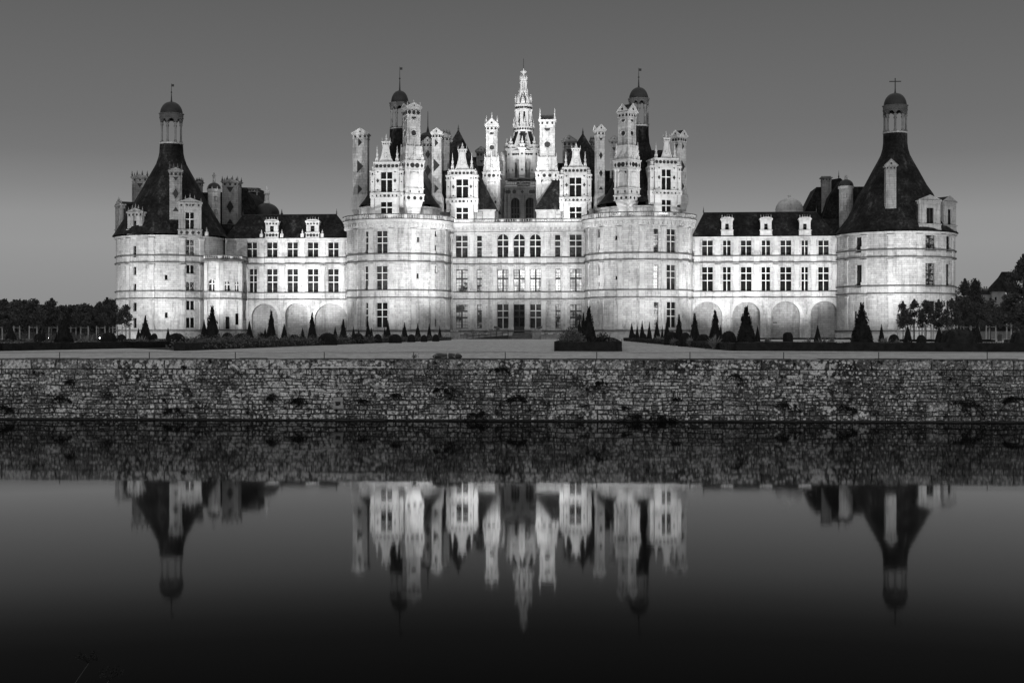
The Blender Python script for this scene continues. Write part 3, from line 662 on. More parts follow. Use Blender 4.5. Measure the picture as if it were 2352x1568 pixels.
    if base:
        mbb = new(); mi3 = new()
        for (ya, yb, ex_, kind) in base:
            za, zb2 = z(ya), z(yb); q = px(ex_); hq = za - zb2
            if kind == 'c': mbb.frust(.1, w - .1, .1, d - .1, zb2, -q, w + q, -q, d + q, za); continue
            if kind == 's': mbb.frust(-q, w + q, -q, d + q, zb2, -.02, w + .02, -.02, d + .02, za); continue
            mbb.box(-q, w + q, -q, d + q, zb2, za)
            if kind in 'dxDm':
                mbb.box(-q - .14, w + q + .14, -q - .14, d + q + .14, za - hq * .12, za + .02); mbb.box(-q - .08, w + q + .08, -q - .08, d + q + .08, zb2, zb2 + hq * .1)
                dentils(mbb, -q - .03, w + q + .03, -q - .03, d + q + .03, za - hq * .12 - .2)
                row(mi3, -q, w + q, -q, d + q, zb2 + hq * .45, hq * .27, {'d': 'xoox', 'x': 'xx', 'D': 'ooo', 'm': 'xox'}[kind])
            if kind == 'n':
                cw = .24
                for (x, y) in ((-q, -q), (w + q, -q), (-q, d + q)): 
                    for dx in (0, .62):
                        sx_ = dx if x < 0 else -dx
                        mbb.lathe((x + (sx_ if y < 0 else 0), y + (-dx if y > 0 else 0) , zb2), [(cw, 0), (cw * .8, .2), (cw * .75, hq * .9), (cw * 1.2, hq * .97), (cw * 1.2, hq)], 8)
                for f in faces_of(-q, w + q, -q, d + q)[:2]:
                    (o, e_, n_, w_) = f; R = w_ * .3; c = Vector((o[0] + e_[0] * w_ * .5, o[1] + e_[1] * w_ * .5, za - hq * .42)); ex = Vector((e_[0], e_[1], 0)); ez = Vector((0, 0, 1)); nn = Vector((n_[0], n_[1], 0))
                    pts = [c + nn * .08 + ex * R * cos(a * pi / 8) + ez * R * sin(a * pi / 8) for a in range(9)]; mbb.tube([pts[0] - ez * R * .5] + pts + [pts[-1] - ez * R * .5], .07, 4)
                    for s_ in (-1, 1): mi3.face([c + nn * .03 + ex * s_ * R * 1.15 + ez * R * 1.1, c + nn * .03 + ex * s_ * R * .55 + ez * R * 1.1, c + nn * .03 + ex * s_ * R * 1.15 + ez * R * .45])
            if kind == 'F':      # finials and little pediment standing on the ledge
                for (x, y) in ((-q, -q), (w + q, -q), (-q, d + q), (w * .5, -q - .1)): fo(statue_finial, x, y, zb2, hq * (1.25 if x != w * .5 else 1.45), .26)
                mbb.face([(w * .1, -q - .1, zb2), (w * .9, -q - .1, zb2), (w * .5, -q - .1, zb2 + hq * .6)])
                mbb.face([(-q - .1, d * .1, zb2), (-q - .1, d * .9, zb2), (-q - .1, d * .5, zb2 + hq * .6)])
        mbb.add(mi3); mbb.build('chimney_base', [STONE_C, INLAY], ch)
    return ch
OO = lambda *ys: [('U', ys[0], 20, 'a'), ('o', ys[1], ys[3] if len(ys) > 3 else 22, 'a'), ('n', ys[2], 18, 'a')]
# keep, left to right
chimney(Z3, 108, None, 237, 645, 688, 735, 1400, 1.5, 'gable', [('>', 770, 38, 'f'), ('>', 990, 60, 'f'), ('>', 1200, 42, 'f')], [(1250, 1290, 14, 's'), (1290, 1385, 16, 'p'), (1385, 1430, 14, 'c')], label='plain chimney at the outer left of the left keep tower')
chimney(Z3, 549, 607, 714, 372, 440, 522, 1000, -8.6, 'fancy', [('U', 532, 22, 'a'), ('o', 680, 25, 'a'), ('n', 830, 22, 'a')],
    [(800, 935, 14, 'F'), (935, 1018, 30, 'd'), (1018, 1190, 18, 'n'), (1190, 1245, 24, 'x'), (1245, 1308, 28, 'D'), (1308, 1425, 20, 'c'), (1330, 1430, 2, 'p')], label='tall ornate chimney with round slate discs on the left keep tower')
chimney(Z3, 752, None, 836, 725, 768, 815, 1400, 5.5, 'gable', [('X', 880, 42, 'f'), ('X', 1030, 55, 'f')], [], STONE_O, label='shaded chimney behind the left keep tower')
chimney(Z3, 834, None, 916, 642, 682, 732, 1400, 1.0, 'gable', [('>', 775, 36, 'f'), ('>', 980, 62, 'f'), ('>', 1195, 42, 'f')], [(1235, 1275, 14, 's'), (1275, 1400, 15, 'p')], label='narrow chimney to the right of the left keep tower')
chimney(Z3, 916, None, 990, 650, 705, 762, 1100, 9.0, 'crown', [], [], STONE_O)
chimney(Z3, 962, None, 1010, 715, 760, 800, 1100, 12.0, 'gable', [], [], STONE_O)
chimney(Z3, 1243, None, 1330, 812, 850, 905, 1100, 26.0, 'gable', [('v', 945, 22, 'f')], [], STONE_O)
chimney(Z3, 1333, None, 1432, 492, 612, 662, 1050, 9.0, 'fancy', [('U', 680, 20, 'f'), ('o', 818, 22, 'f'), ('n', 960, 18, 'f')],
    [(905, 1045, 14, 'F'), (1045, 1105, 30, 'd'), (1105, 1285, 22, 'n'), (1285, 1350, 24, 'x'), (1350, 1440, 18, 'c'), (1340, 1480, 2, 'p')], label='brightly lit disc-patterned chimney left of the central lantern')
chimney(Z4, 208, None, 343, 455, 562, 612, 1050, 9.0, 'comb', [('U', 640, 27, 'f'), ('o', 790, 28, 'f'), ('n', 935, 26, 'f')],
    [(905, 1045, 18, 'F'), (1045, 1105, 38, 'd'), (1105, 1280, 26, 'n'), (1280, 1345, 28, 'x'), (1345, 1440, 18, 'c'), (1340, 1480, 2, 'p')], label='brightly lit chimney with a slate comb right of the central lantern')
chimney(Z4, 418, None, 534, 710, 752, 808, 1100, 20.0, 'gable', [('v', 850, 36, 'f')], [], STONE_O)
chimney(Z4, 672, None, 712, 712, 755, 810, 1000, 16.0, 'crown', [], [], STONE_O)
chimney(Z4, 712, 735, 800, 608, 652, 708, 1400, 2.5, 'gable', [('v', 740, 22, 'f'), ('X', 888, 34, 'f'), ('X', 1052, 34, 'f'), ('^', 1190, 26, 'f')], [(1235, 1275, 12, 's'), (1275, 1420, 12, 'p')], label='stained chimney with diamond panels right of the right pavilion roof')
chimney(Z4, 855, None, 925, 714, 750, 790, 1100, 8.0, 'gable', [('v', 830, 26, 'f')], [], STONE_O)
chimney(Z4, 928, 1018, 1088, 412, 482, 535, 1000, -8.6, 'gable', [('U', 555, 18, 'a'), ('o', 680, 20, 'a'), ('n', 805, 18, 'a')],
    [(790, 925, 14, 'F'), (925, 1010, 32, 'd'), (1010, 1185, 20, 'n'), (1185, 1250, 26, 'x'), (1250, 1300, 28, 'D'), (1300, 1400, 20, 'c'), (1310, 1430, 2, 'p')], label='tall ornate stained chimney with a gabled top on the right keep tower')
chimney(Z4, 1424, 1496, 1552, 655, 705, 762, 1400, -1.0, 'gable', [('v', 800, 30, 'l'), ('>', 800, 34, 'f'), ('>', 985, 60, 'f'), ('>', 1170, 34, 'f')], [(1210, 1250, 14, 's'), (1250, 1330, 16, 'p'), (1330, 1400, 14, 'c')], label='chimney at the outer right of the right keep tower')
# corner-tower and rear chimneys
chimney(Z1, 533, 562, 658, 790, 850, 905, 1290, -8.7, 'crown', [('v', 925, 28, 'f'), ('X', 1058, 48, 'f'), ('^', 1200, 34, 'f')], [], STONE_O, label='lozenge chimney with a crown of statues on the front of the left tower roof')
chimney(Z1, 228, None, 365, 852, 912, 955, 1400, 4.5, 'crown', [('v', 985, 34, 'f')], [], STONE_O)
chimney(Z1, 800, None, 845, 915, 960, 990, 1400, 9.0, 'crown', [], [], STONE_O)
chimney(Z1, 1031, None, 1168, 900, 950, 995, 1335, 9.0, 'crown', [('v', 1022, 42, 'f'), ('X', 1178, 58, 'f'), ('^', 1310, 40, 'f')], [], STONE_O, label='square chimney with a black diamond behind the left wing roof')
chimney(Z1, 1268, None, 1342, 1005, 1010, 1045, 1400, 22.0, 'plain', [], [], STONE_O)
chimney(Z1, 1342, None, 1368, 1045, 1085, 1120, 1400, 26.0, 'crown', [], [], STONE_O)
chimney(Z7, 1648, None, 1730, 708, 758, 790, 1112, -8.2, 'gable', [], [], STONE_O, label='slim plain chimney on the front of the right tower roof')
chimney(Z7, 1115, None, 1190, 845, 855, 885, 1150, 13.0, 'flat', [], [], STONE_O)
# ================================================================ CASTLE: dormers
def gable_shape(mb, F, c, w, z0, h, m=0, y=0.0, back=.5):
    L_ = [(1, 0), (.8, .12), (.6, .34), (.45, .62), (.4, .8), (.4, 1.0)]
    pts = [(c - w * a, z0 + h * b) for a, b in L_] + [(c + w * a, z0 + h * b) for a, b in reversed(L_)]
    mb.face([F.P(x, z, y) for x, z in pts], m); mb.face([F.P(x, z, y + back) for x, z in pts], m)
    for p, q in zip(pts, pts[1:]): mb.face([F.P(*p, y), F.P(*q, y), F.P(*q, y + back), F.P(*p, y + back)], m)
def dormer(Z, x0, x1, t0, t1, ye0, ye1, ybot, win, win2, gable, sill, ytop, wing=None, roof=6.0, label=None, midp=None):
    p0 = (s_at(Z(x0, 0)[0], t0), t0); p1 = (s_at(Z(x1, 0)[0], t1), t1); F = Flat(p0, p1); z = lambda y: z_at(Z(0, y)[1], (p0[0] + p1[0]) / 2, (t0 + t1) / 2)
    W = F.L; ops = [rect(F, Z, win)] + ([rect(F, Z, win2)] if win2 else [])
    for o in ops: o[0] = max(o[0], .2); o[1] = min(o[1], W - .2)
    mb = MB(); zt, z1_, zb = z(ye0), z(ye1), z(ybot)
    wall(mb, F, 0, W, zb, z1_, ops, 5, .4)
    for a in (0, W): mb.face([F.P(a, zb), F.P(a, z1_), F.P(a, z1_, 5), F.P(a, zb, 5)])
    slab(mb, F, .2, W - .2, zb, z1_ - .1, .75, 5); dm = mb.build('dormer', STONE_C, CASTLE)
    if label: dm['label'] = label
    mb = MB(); mi = MB(); k = (Z(1, 0)[0] - Z(0, 0)[0]) * Yd(*p0) / KF; h = zt - z1_
    slab(mb, F, -.12, W + .12, z1_, z1_ + h * .12, -.16, 4); slab(mb, F, 0, W, z1_ + h * .12, zt - h * .22, -.06, 4); slab(mb, F, -.25, W + .25, zt - h * .22, zt, -.3, 4)
    nn = 6
    def od(a, z_, r, kd, d=-.09):
        c = Vector(F.P(a, z_, d)); ex = Vector((F.e[0], F.e[1], 0)); ez = Vector((0, 0, 1))
        if kd == 'o': mi.disc(c, ex, ez, r, 0, 12)
        elif kd == 'x': mi.disc(c, ex, ez, r, 0, 4, 0, 2 * pi, .65)
        elif kd == 'v': mi.face([c - ex * r + ez * r * .6, c - ez * r, c + ex * r + ez * r * .6])
        elif kd == '^': mi.face([c - ex * r - ez * r * .6, c + ex * r - ez * r * .6, c + ez * r])
    def dent(z_, d):
        n = int(W / .24)
        for i in range(n): a = W * (i + .5) / n; slab(mb, F, a - .06, a + .06, z_, z_ + .15, d - .1, d)
    dent(zt - h * .22 - .17, -.14); dent(z1_ - .16, -.06)
    for i in range(nn): od(W * (i + .5) / nn, z1_ + h * .42, h * .27, 'o')
    # pilasters beside the window, with slate lozenges
    o = ops[0]; pw = min(.32, (o[0]) * .35)
    for a in (o[0] - pw * 1.7, o[1] + pw * 1.7):
        slab(mb, F, a - pw, a + pw, z(sill[0]), z1_, -.12, 0)
        zm = (z(sill[0]) + z1_) / 2; od(a, zm, .42, 'x', -.15); od(a, z1_ - .6, .2, 'v', -.15); od(a, z(sill[0]) + .5, .2, '^', -.15)
    zs0, zs1 = z(sill[0]), z(sill[1]); hs = zs0 - zs1
    slab(mb, F, -.15, W + .15, zs1, zs0, -.2, 0); slab(mb, F, -.3, W + .3, zs0 - .16, zs0 + .03, -.34, 0); slab(mb, F, -.22, W + .22, zs1 - .02, zs1 + .12, -.3, 0); dent(zs0 - .36, -.2)
    for i in range(6): od(W * (i + .5) / 6, zs1 + hs * .42, hs * .28, 'xxooxx'[i], -.23)
    if wing:   # narrow side piers with volutes, one storey high
        for sd in (-1, 1):
            a = -.45 if sd < 0 else W + .45; zw = z(wing)
            slab(mb, F, a - .35, a + .35, zs1 - 1.6, zw, .1, 1.4); slab(mb, F, a - .5, a + .5, zw - .25, zw, -.05, 1.5); slab(mb, F, a - .48, a + .48, zw - 1.0, zw - .85, 0, 1.4); slab(mb, F, a - .45, a + .45, zs1, zs0, -.1, 1.4)
            od(a, zw - .55, .17, 'o', .07); od(a, (zw + zs0) / 2, .12, 'o', .07); od(a, zs1 + hs * .42, hs * .18, 'x', -.13)
            c = F.P(a - sd * .1, zw, .5); mb.lathe(c, [(.3, 0), (.42, .25), (.3, .5), (.36, .75), (.12, 1.0), (.05, 1.3)], 8)
    dm_o = mb.build('dormer_trim', STONE_C, dm); mb = MB()
    gw = (gable[1] - gable[0]) * k / 2; gc = al(F, Z, (gable[0] + gable[1]) / 2); zg = z(gable[2]); gh = zg - zt; gable_shape(mb, F, gc, gw, zt, gh, 0, .1)
    L_ = [(1, 0), (.8, .12), (.6, .34), (.45, .62), (.4, .8), (.4, 1.0)]
    for sd in (-1, 1): mb.tube([F.P(gc + sd * gw * a, zt + gh * b, .05) for a, b in L_], .12, 5)
    zz = z(ytop); hh = zz - zg; bw = gw * .62
    slab(mb, F, gc - bw * .85, gc + bw * .85, zg, zg + hh * .25, 0, .8); slab(mb, F, gc - bw, gc + bw, zg + hh * .25, zg + hh * .33, -.12, .9)
    for i in (-1, 0, 1): od(gc + i * bw * .5, zg + hh * .12, hh * .06, 'o', -.03)
    mb.lathe(F.P(gc, zt + gh * .42, .06), [(gw * .34, 0), (gw * .3, .1), (0, .14)], 12) if False else None
    def fo(fn, *q): f_ = MB(); fn(f_, *q); f_.build('finial', STONE_C, dm)
    c = F.P(gc, zg + hh * .33, .4); mb.lathe(c, [(bw * .5, 0), (bw * .5, hh * .12), (bw * .3, hh * .16), (bw * .34, hh * .26), (bw * .12, hh * .36), (bw * .16, hh * .42), (.03, hh * .67)], 8)
    for a in (gc - bw * .9, gc + bw * .9): c = F.P(a, zg + hh * .33, .3); fo(statue_finial, c[0], c[1], c[2], hh * .4, .1)
    for a in (.35, W - .35): c = F.P(a, zt, .3); fo(statue_finial, c[0], c[1], c[2], gh * .98, .28); od(a, zt + gh * .1, .14, 'x', .01)
    # scrolled relief on the gable
    c = Vector(F.P(gc, zt + gh * .36, .06)); ex = Vector((F.e[0], F.e[1], 0)); ez = Vector((0, 0, 1)); mb.tube([c + ex * (gw * .38 * cos(q * .7) * (1 - q * .07)) + ez * (gh * .22 * sin(q * .7) * (1 - q * .07)) for q in range(11)], .07, 4)
    mb.add(mi); mb.build('gable', [STONE_C, INLAY], dm)
    mb = MB(); zr = zt + gh * .55; P0 = [F.P(.1, zt, .7), F.P(W - .1, zt, .7)]; P1 = [F.P(.1, zt, roof), F.P(W - .1, zt, roof)]; r0, r1 = F.P(W / 2, zr, .7), F.P(W / 2, zr, roof)
    mb.face([P0[0], r0, r1, P1[0]]); mb.face([P0[1], r0, r1, P1[1]]); mb.face([P0[0], P0[1], r0]); mb.build('dormer_roof', SLATE, dm)
    for i, oo in enumerate(ops): window(F, oo, 2, (.36,) if i == 0 else (.46,), PANE_D, name='dormer_window', parent=dm, bar=.085, d=.2)
    return dm
dormer(Z3, 308, 528, -8.45, -8.45, 950, 1012, 1440, (363,1042,467,1228), (363,1317,467,1424), (342,475,795), (1232,1280), 690, 1030, label='left keep tower dormer, slightly less bright than those beside it')
dormer(Z3, 1003, 1213, 3.0, 3.0, 1022, 1072, 1500, (1056,1108,1165,1282), (1056,1368,1165,1475), (1040,1180,862), (1284,1330), 770, 1070, label='bright dormer in front of the left pavilion roof')
dormer(Z4, 428, 640, 3.0, 3.0, 998, 1050, 1500, (479,1092,588,1270), (481,1363,590,1470), (468,610,850), (1272,1318), 770, 1062, label='bright dormer in front of the right pavilion roof')
dormer(Z4, 1262, 1468, -8.2, -6.9, 915, 975, 1430, (1327,1018,1412,1207), (1327,1297,1413,1410), (1318,1428,760), (1210,1252), 660, 985, label='dormer on the right keep tower turned to the right')
# ---- smaller dormers
DSTONE = stone_mat('dormer_limestone', .30, 2.5, .9, .9, .1, .7)
def small_dormer(Z, x0, x1, t0, t1, yp, ye0, ye1, ybot, win, cols=2, splits=(.4,), kind='tri', wall_mat=None, inl=True, label=None, parent=None, crest=True, sill=None, back=4.0):
    p0 = (s_at(Z(x0, 0)[0], t0), t0); p1 = (s_at(Z(x1, 0)[0], t1), t1); F = Flat(p0, p1); z = lambda y: z_at(Z(0, y)[1], (p0[0] + p1[0]) / 2, (t0 + t1) / 2); W = F.L
    o = rect(F, Z, win); mb = MB(); zt, z1_, zb, zp = z(ye0), z(ye1), z(ybot), z(yp); wall(mb, F, 0, W, zb, z1_, [o], 5, .35)
    for a in (0, W): mb.face([F.P(a, zb), F.P(a, z1_), F.P(a, z1_, .5), F.P(a, zb, .5)]); mb.face([F.P(a, zb, .5), F.P(a, zt, .5), F.P(a, zt, back), F.P(a, zb, back)], 1)  # cheeks behind the front take dark roof slate to stand for their unlit side
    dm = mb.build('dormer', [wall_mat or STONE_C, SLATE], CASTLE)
    if label: dm['label'] = label
    mb = MB(); mi = MB(); h = zt - z1_; slab(mb, F, -.06, W + .06, z1_, zt - h * .3, -.06, .8); slab(mb, F, -.2, W + .2, zt - h * .3, zt, -.22, 1.0)
    pw = max(.12, o[0] * .3)
    for a in (pw * 1.1, W - pw * 1.1): slab(mb, F, a - pw, a + pw, z(win[3]), z1_, -.12, 0)
    zs = z(sill) if sill else z(win[3]) - .1; slab(mb, F, -.2, W + .2, zs - .14, zs, -.26, 0); slab(mb, F, -.12, W + .12, zb, zb + .14, -.2, 0)
    slab(mb, F, -.08, W + .08, zb, zs - .14, -.1, 0)
    ex = Vector((F.e[0], F.e[1], 0)); ez = Vector((0, 0, 1))
    if inl:
        for i in range(4): mi.disc(Vector(F.P(W * (i + .5) / 4, z1_ + h * .35, -.09)), ex, ez, h * .26, 0, 8)
        for i in range(4): mi.disc(Vector(F.P(W * (i + .5) / 4, (zb + zs) / 2, -.13)), ex, ez, (zs - zb) * .28, 0, 8 if i in (1, 2) else 4)
        mb.add(mi)
    if kind == 'tri': pts = [(-.18, zt), (W + .18, zt), (W / 2, zp)]
    else: pts = [(W / 2 + (W / 2 + .1) * cos(pi * i / 10), zt + (zp - zt) * sin(pi * i / 10)) for i in range(11)]
    mb.face([F.P(x, zz, -.05) for x, zz in pts]); q = [F.P(x, zz, -.12) for x, zz in (pts[1:] + pts[:1] if kind == 'tri' else pts)]
    mb.tube([F.P(pts[1][0], zt, -.1), F.P(W / 2, zp, -.1), F.P(pts[0][0], zt, -.1)] if kind == 'tri' else q, .12, 5)
    if crest:
        for a in (0.1, W * .3, W / 2, W * .7, W - .1): c = F.P(a, zt + (zp - zt) * (1 - abs(a / W - .5) * 2) if kind == 'tri' else zt + (zp - zt) * .8, .1); f_ = MB(); finial(f_, c[0], c[1], c[2], .9 if W > 3 else .6, .16 if W > 3 else .1); f_.build('finial', wall_mat or STONE_C, dm)
    mb.build('pediment', [wall_mat or STONE_C, INLAY], dm); mb = MB(); r0, r1 = F.P(W / 2, zp, -.04), F.P(W / 2, zp, back)
    A_, B_ = F.P(-.2, zt, -.04), F.P(W + .2, zt, -.04); C_, D_ = F.P(-.2, zt, back), F.P(W + .2, zt, back); mb.face([A_, r0, r1, C_]); mb.face([B_, r0, r1, D_]); mb.build('dormer_roof', SLATE, dm)
    window(F, o, cols, splits, PANE_D, None if inl and W > 2.5 else WOOD_D, name='dormer_window', parent=dm, bar=.06, d=.2); return dm, F
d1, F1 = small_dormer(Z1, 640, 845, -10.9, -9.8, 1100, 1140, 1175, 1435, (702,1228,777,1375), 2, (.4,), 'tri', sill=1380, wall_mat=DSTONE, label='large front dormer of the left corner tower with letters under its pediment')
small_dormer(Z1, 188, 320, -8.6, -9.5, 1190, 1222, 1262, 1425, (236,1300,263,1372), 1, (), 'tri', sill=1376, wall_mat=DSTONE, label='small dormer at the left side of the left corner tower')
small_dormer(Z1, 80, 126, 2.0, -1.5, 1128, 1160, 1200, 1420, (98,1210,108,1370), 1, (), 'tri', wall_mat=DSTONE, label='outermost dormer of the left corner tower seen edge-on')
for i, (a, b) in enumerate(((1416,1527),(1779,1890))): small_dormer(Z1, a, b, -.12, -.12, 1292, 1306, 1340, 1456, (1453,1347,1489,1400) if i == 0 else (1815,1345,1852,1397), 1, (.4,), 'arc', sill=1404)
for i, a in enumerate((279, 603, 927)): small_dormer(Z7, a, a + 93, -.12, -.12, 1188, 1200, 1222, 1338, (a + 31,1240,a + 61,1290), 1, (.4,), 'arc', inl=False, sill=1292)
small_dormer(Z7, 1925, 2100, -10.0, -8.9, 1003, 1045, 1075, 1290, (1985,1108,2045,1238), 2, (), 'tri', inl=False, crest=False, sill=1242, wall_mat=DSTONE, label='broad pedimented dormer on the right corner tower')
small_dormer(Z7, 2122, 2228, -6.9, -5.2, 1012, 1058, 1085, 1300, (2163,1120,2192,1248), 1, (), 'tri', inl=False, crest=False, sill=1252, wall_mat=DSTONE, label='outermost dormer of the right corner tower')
for (Z, x, y0, y1, t) in ((Z1, 401, 1340, 1425, -9.3), (Z1, 891, 1358, 1435, -6.5), (Z1,1380,1380,1450,-.1), (Z1,1561,1378,1450,-.1), (Z1,1744,1376,1448,-.1), (Z1,1921,1376,1448,-.1)):
    s_ = s_at(Z(x, 0)[0], t); za, zb = z_at(Z(x, y0)[1], s_, t), z_at(Z(x, y1)[1], s_, t); mb = MB(); h = za - zb; mb.box(s_ - .28, s_ + .28, t - .28, t + .28, zb, zb + h * .45); finial(mb, s_, t, zb + h * .45, h * .55, .2); mb.build('pinnacle', STONE_C, CASTLE)
# carved letters
def text(parent, body, F, a, z, size, d=-.1, mat=None):
    cu = bpy.data.curves.new('lettering', 'FONT'); cu.body = body; cu.size = size; cu.align_x = 'CENTER'; cu.align_y = 'CENTER'; cu.extrude = .02; cu.space_character = 1.5
    tmp = bpy.data.objects.new('lettering', cu); me = bpy.data.meshes.new_from_object(tmp); bpy.data.objects.remove(tmp)
    o = bpy.data.objects.new('lettering', me); COL.objects.link(o); me.materials.clear(); me.materials.append(mat or INLAY); p = F.P(a, z, d)
    o.parent = parent; o.location = p; o.rotation_euler = (pi / 2, 0, atan2(F.e[1], F.e[0]))
text(d1, 'F B F', F1, F1.L / 2, zl(F1, Z1, 742, 1163), .55, -.12)
s_ = s_at(Z1(610, 0)[0], -6.7); text(CASTLE, 'F R F', Flat((s_ - 1, -6.85), (s_ + 1, -6.5)), 1.0, z_at(Z1(0, 868)[1], s_, -6.7), .42)
# ================================================================ CASTLE: pavilion roofs and rear buildings
def pyramid(u, zb_y, apex_y, half_d, t0, Z, name='pavilion_roof'):
    s0 = s_at(u, t0 + 7); w = half_d * Yd(s0, t0) / KF; zb = z_at(Z(0, zb_y)[1], s0, t0); tc = t0 + w; za = z_at(Z(0, apex_y)[1], s0, tc)
    mb = MB(); c = (s0, tc)
    mb.frust(c[0] - w, c[0] + w, t0, t0 + 2 * w, zb, c[0] - .12, c[0] + .12, tc - .12, tc + .12, za); r = mb.build(name, SLATE_L, CASTLE)
    mb = MB(); finial(mb, s0, tc, za - .1, 1.3, .2)
    for sx in (-1, 1): mb.tube([(s0 + sx * w, t0, zb), (s0, tc, za)], .07, 4)
    mb.build('ridge', LEAD, r); mb = MB(); mb.box(c[0] - w + .35, c[0] + w - .35, t0 + .35, t0 + 2 * w - .35, zTer, zb); mb.box(c[0] - w + .1, c[0] + w - .1, t0 + .1, t0 + .6, zb - .35, zb - .01)
    F = Flat((c[0] - w + .3, t0 + .3), (c[0] + w - .3, t0 + .3)); aw = mb.build('attic_wall', STONE_C, CASTLE); return F, aw
Fp, aw = pyramid(1051, 1387, 662, 100, 5, Z3)
o = rect(Fp, Z3, (1240, 1405, 1298, 1480)); window(Fp, o, 1, (.45,), PANE_D, name='attic_window', d=-.12)
Fp, aw = pyramid(1338, 1382, 692, 108, 5, Z4)
o = rect(Fp, Z4, (347, 1400, 407, 1475)); window(Fp, o, 1, (.4,), PANE_D, name='attic_window', d=-.12)
def blk(name, Z, x0, x1, y0, y1, t, dep, mat, top=None, rx=0):
    s0, s1 = s_at(Z(x0, 0)[0], t), s_at(Z(x1, 0)[0], t); za, zb = z_at(Z(0, y0)[1], (s0 + s1) / 2, t), z_at(Z(0, y1)[1], (s0 + s1) / 2, t); mb = MB()
    if rx: mb.frust(s0, s1, t, t + dep, zb, s0 + rx[0], s1 - rx[1], t + dep * .45, t + dep * .55, za)
    else: mb.box(s0, s1, t, t + dep, zb, za)
    return mb.build(name, mat, CASTLE)
blk('rear_roof', Z3, 236, 420, 955, 1380, 4, 8, SLATE, rx=(1.2, 1)); blk('rear_roof', Z3, 1185, 1256, 905, 1390, 27, 6, SLATE); blk('rear_roof', Z3, 1210, 1330, 985, 1400, 18, 6, SLATE)
blk('rear_roof', Z4, 365, 440, 960, 1400, 16, 6, SLATE); blk('rear_roof', Z4, 795, 880, 1030, 1400, 8, 6, SLATE); blk('rear_roof', Z4, 1190, 1340, 820, 1340, 3, 7, SLATE, rx=(.6, 0)); blk('rear_wall', Z4, 655, 700, 1380, 1470, 2, 2, STONE_O)
mb = MB(); s_ = s_at(Z3(795, 0)[0], 9); z_ = lambda y: z_at(Z3(0, y)[1], s_, 9); mb.lathe((s_, 9, 0), [(1.8, z_(1000)), (1.8, z_(745)), (1.65, z_(715)), (1.1, z_(690)), (.3, z_(675)), (.09, z_(620)), (.05, z_(485))], 16); mb.build('small_dome', LEAD, CASTLE, smooth=True)
# left rear: logis roofs, stair turret, chapel dome
blk('rear_roof', Z1, 126, 260, 1155, 1440, 3, 10, SLATE); blk('rear_roof', Z1, 810, 1100, 1048, 1460, 9.5, 8, SLATE); blk('rear_roof', Z1, 1010, 1230, 1342, 1470, 2.5, 6, SLATE)
def poly_roof(name, Z, pts, t, dep, mat=None):
    P = [(s_at(Z(x, 0)[0], t), z_at(Z(x, y)[1], s_at(Z(x, 0)[0], t), t)) for x, y in pts]; mb = MB()
    mb.face([(a, t, b) for a, b in P]); mb.face([(a, t + dep, b) for a, b in P])
    for p, q in zip(P, P[1:] + P[:1]): mb.face([(p[0], t, p[1]), (q[0], t, q[1]), (q[0], t + dep, q[1]), (p[0], t + dep, p[1])])
    return mb.build(name, mat or SLATE, CASTLE)
poly_roof('rear_roof', Z1, [(1165,1010),(1250,1040),(1300,1100),(1340,1180),(1345,1290),(1165,1400)], 12, 9)
poly_roof('rear_roof', Z1, [(1165,1003),(1330,1008),(1370,1120),(1390,1280),(1165,1290)], 22, 6)
def dome_on(Z, xc, half, ybase, ytop, ydrum, t, mat, lantern, seg=28, rings=False):
    s_ = s_at(Z(xc, 0)[0], t); k = (Z(1, 0)[0] - Z(0, 0)[0]) * Yd(s_, t) / KF; z = lambda y: z_at(Z(0, y)[1], s_, t); r = half * k; h = z(ytop) - z(ybase); pr = [(r, z(ydrum) - z(ybase)), (r, 0)]
    N_ = 9
    for i in range(N_):
        a = pi / 2 * i / N_; q = pi / 2 * (i + 1) / N_; pr.append((r * cos(a) * 1.0, h * sin(a)));
        if rings: pr.append((r * cos(q) + .08, h * sin(q) - .02))
    pr.append((.12, h)); mb = MB(); mb.lathe((s_, t, z(ybase)), pr, seg); d = mb.build('dome', mat, CASTLE, smooth=not rings); mb = MB()
    yl0, yl1, lw = lantern; zb_, zt_ = z(ytop) - .05, z(yl0); hh = zt_ - zb_; w = lw * k
    mb.lathe((s_, t, zb_), [(w * 1.1, 0), (w, hh * .1), (w * .8, hh * .12), (w * .75, hh * .5), (w * 1.05, hh * .52), (w * 1.05, hh * .58), (w * .8, hh * .68), (w * .25, hh * .76), (w * .3, hh * .85), (.05, hh)], 10); mb.build('lantern', MULL, d); return d
dome_on(Z1, 1427, 112, 1240, 1145, 1300, 14, LEAD, (990, 0, 26)); mb = MB(); s_ = s_at(Z1(1560, 0)[0], 13); z0 = z_at(Z1(0, 1247)[1], s_, 13); finial(mb, s_, 13, z0 - .3, 1.4, .3); mb.build('pinnacle', LEDGE_D, CASTLE)
dome_on(Z7, 843, 114, 1132, 1026, 1200, 13, STONE_C, (990, 0, 14), rings=True)
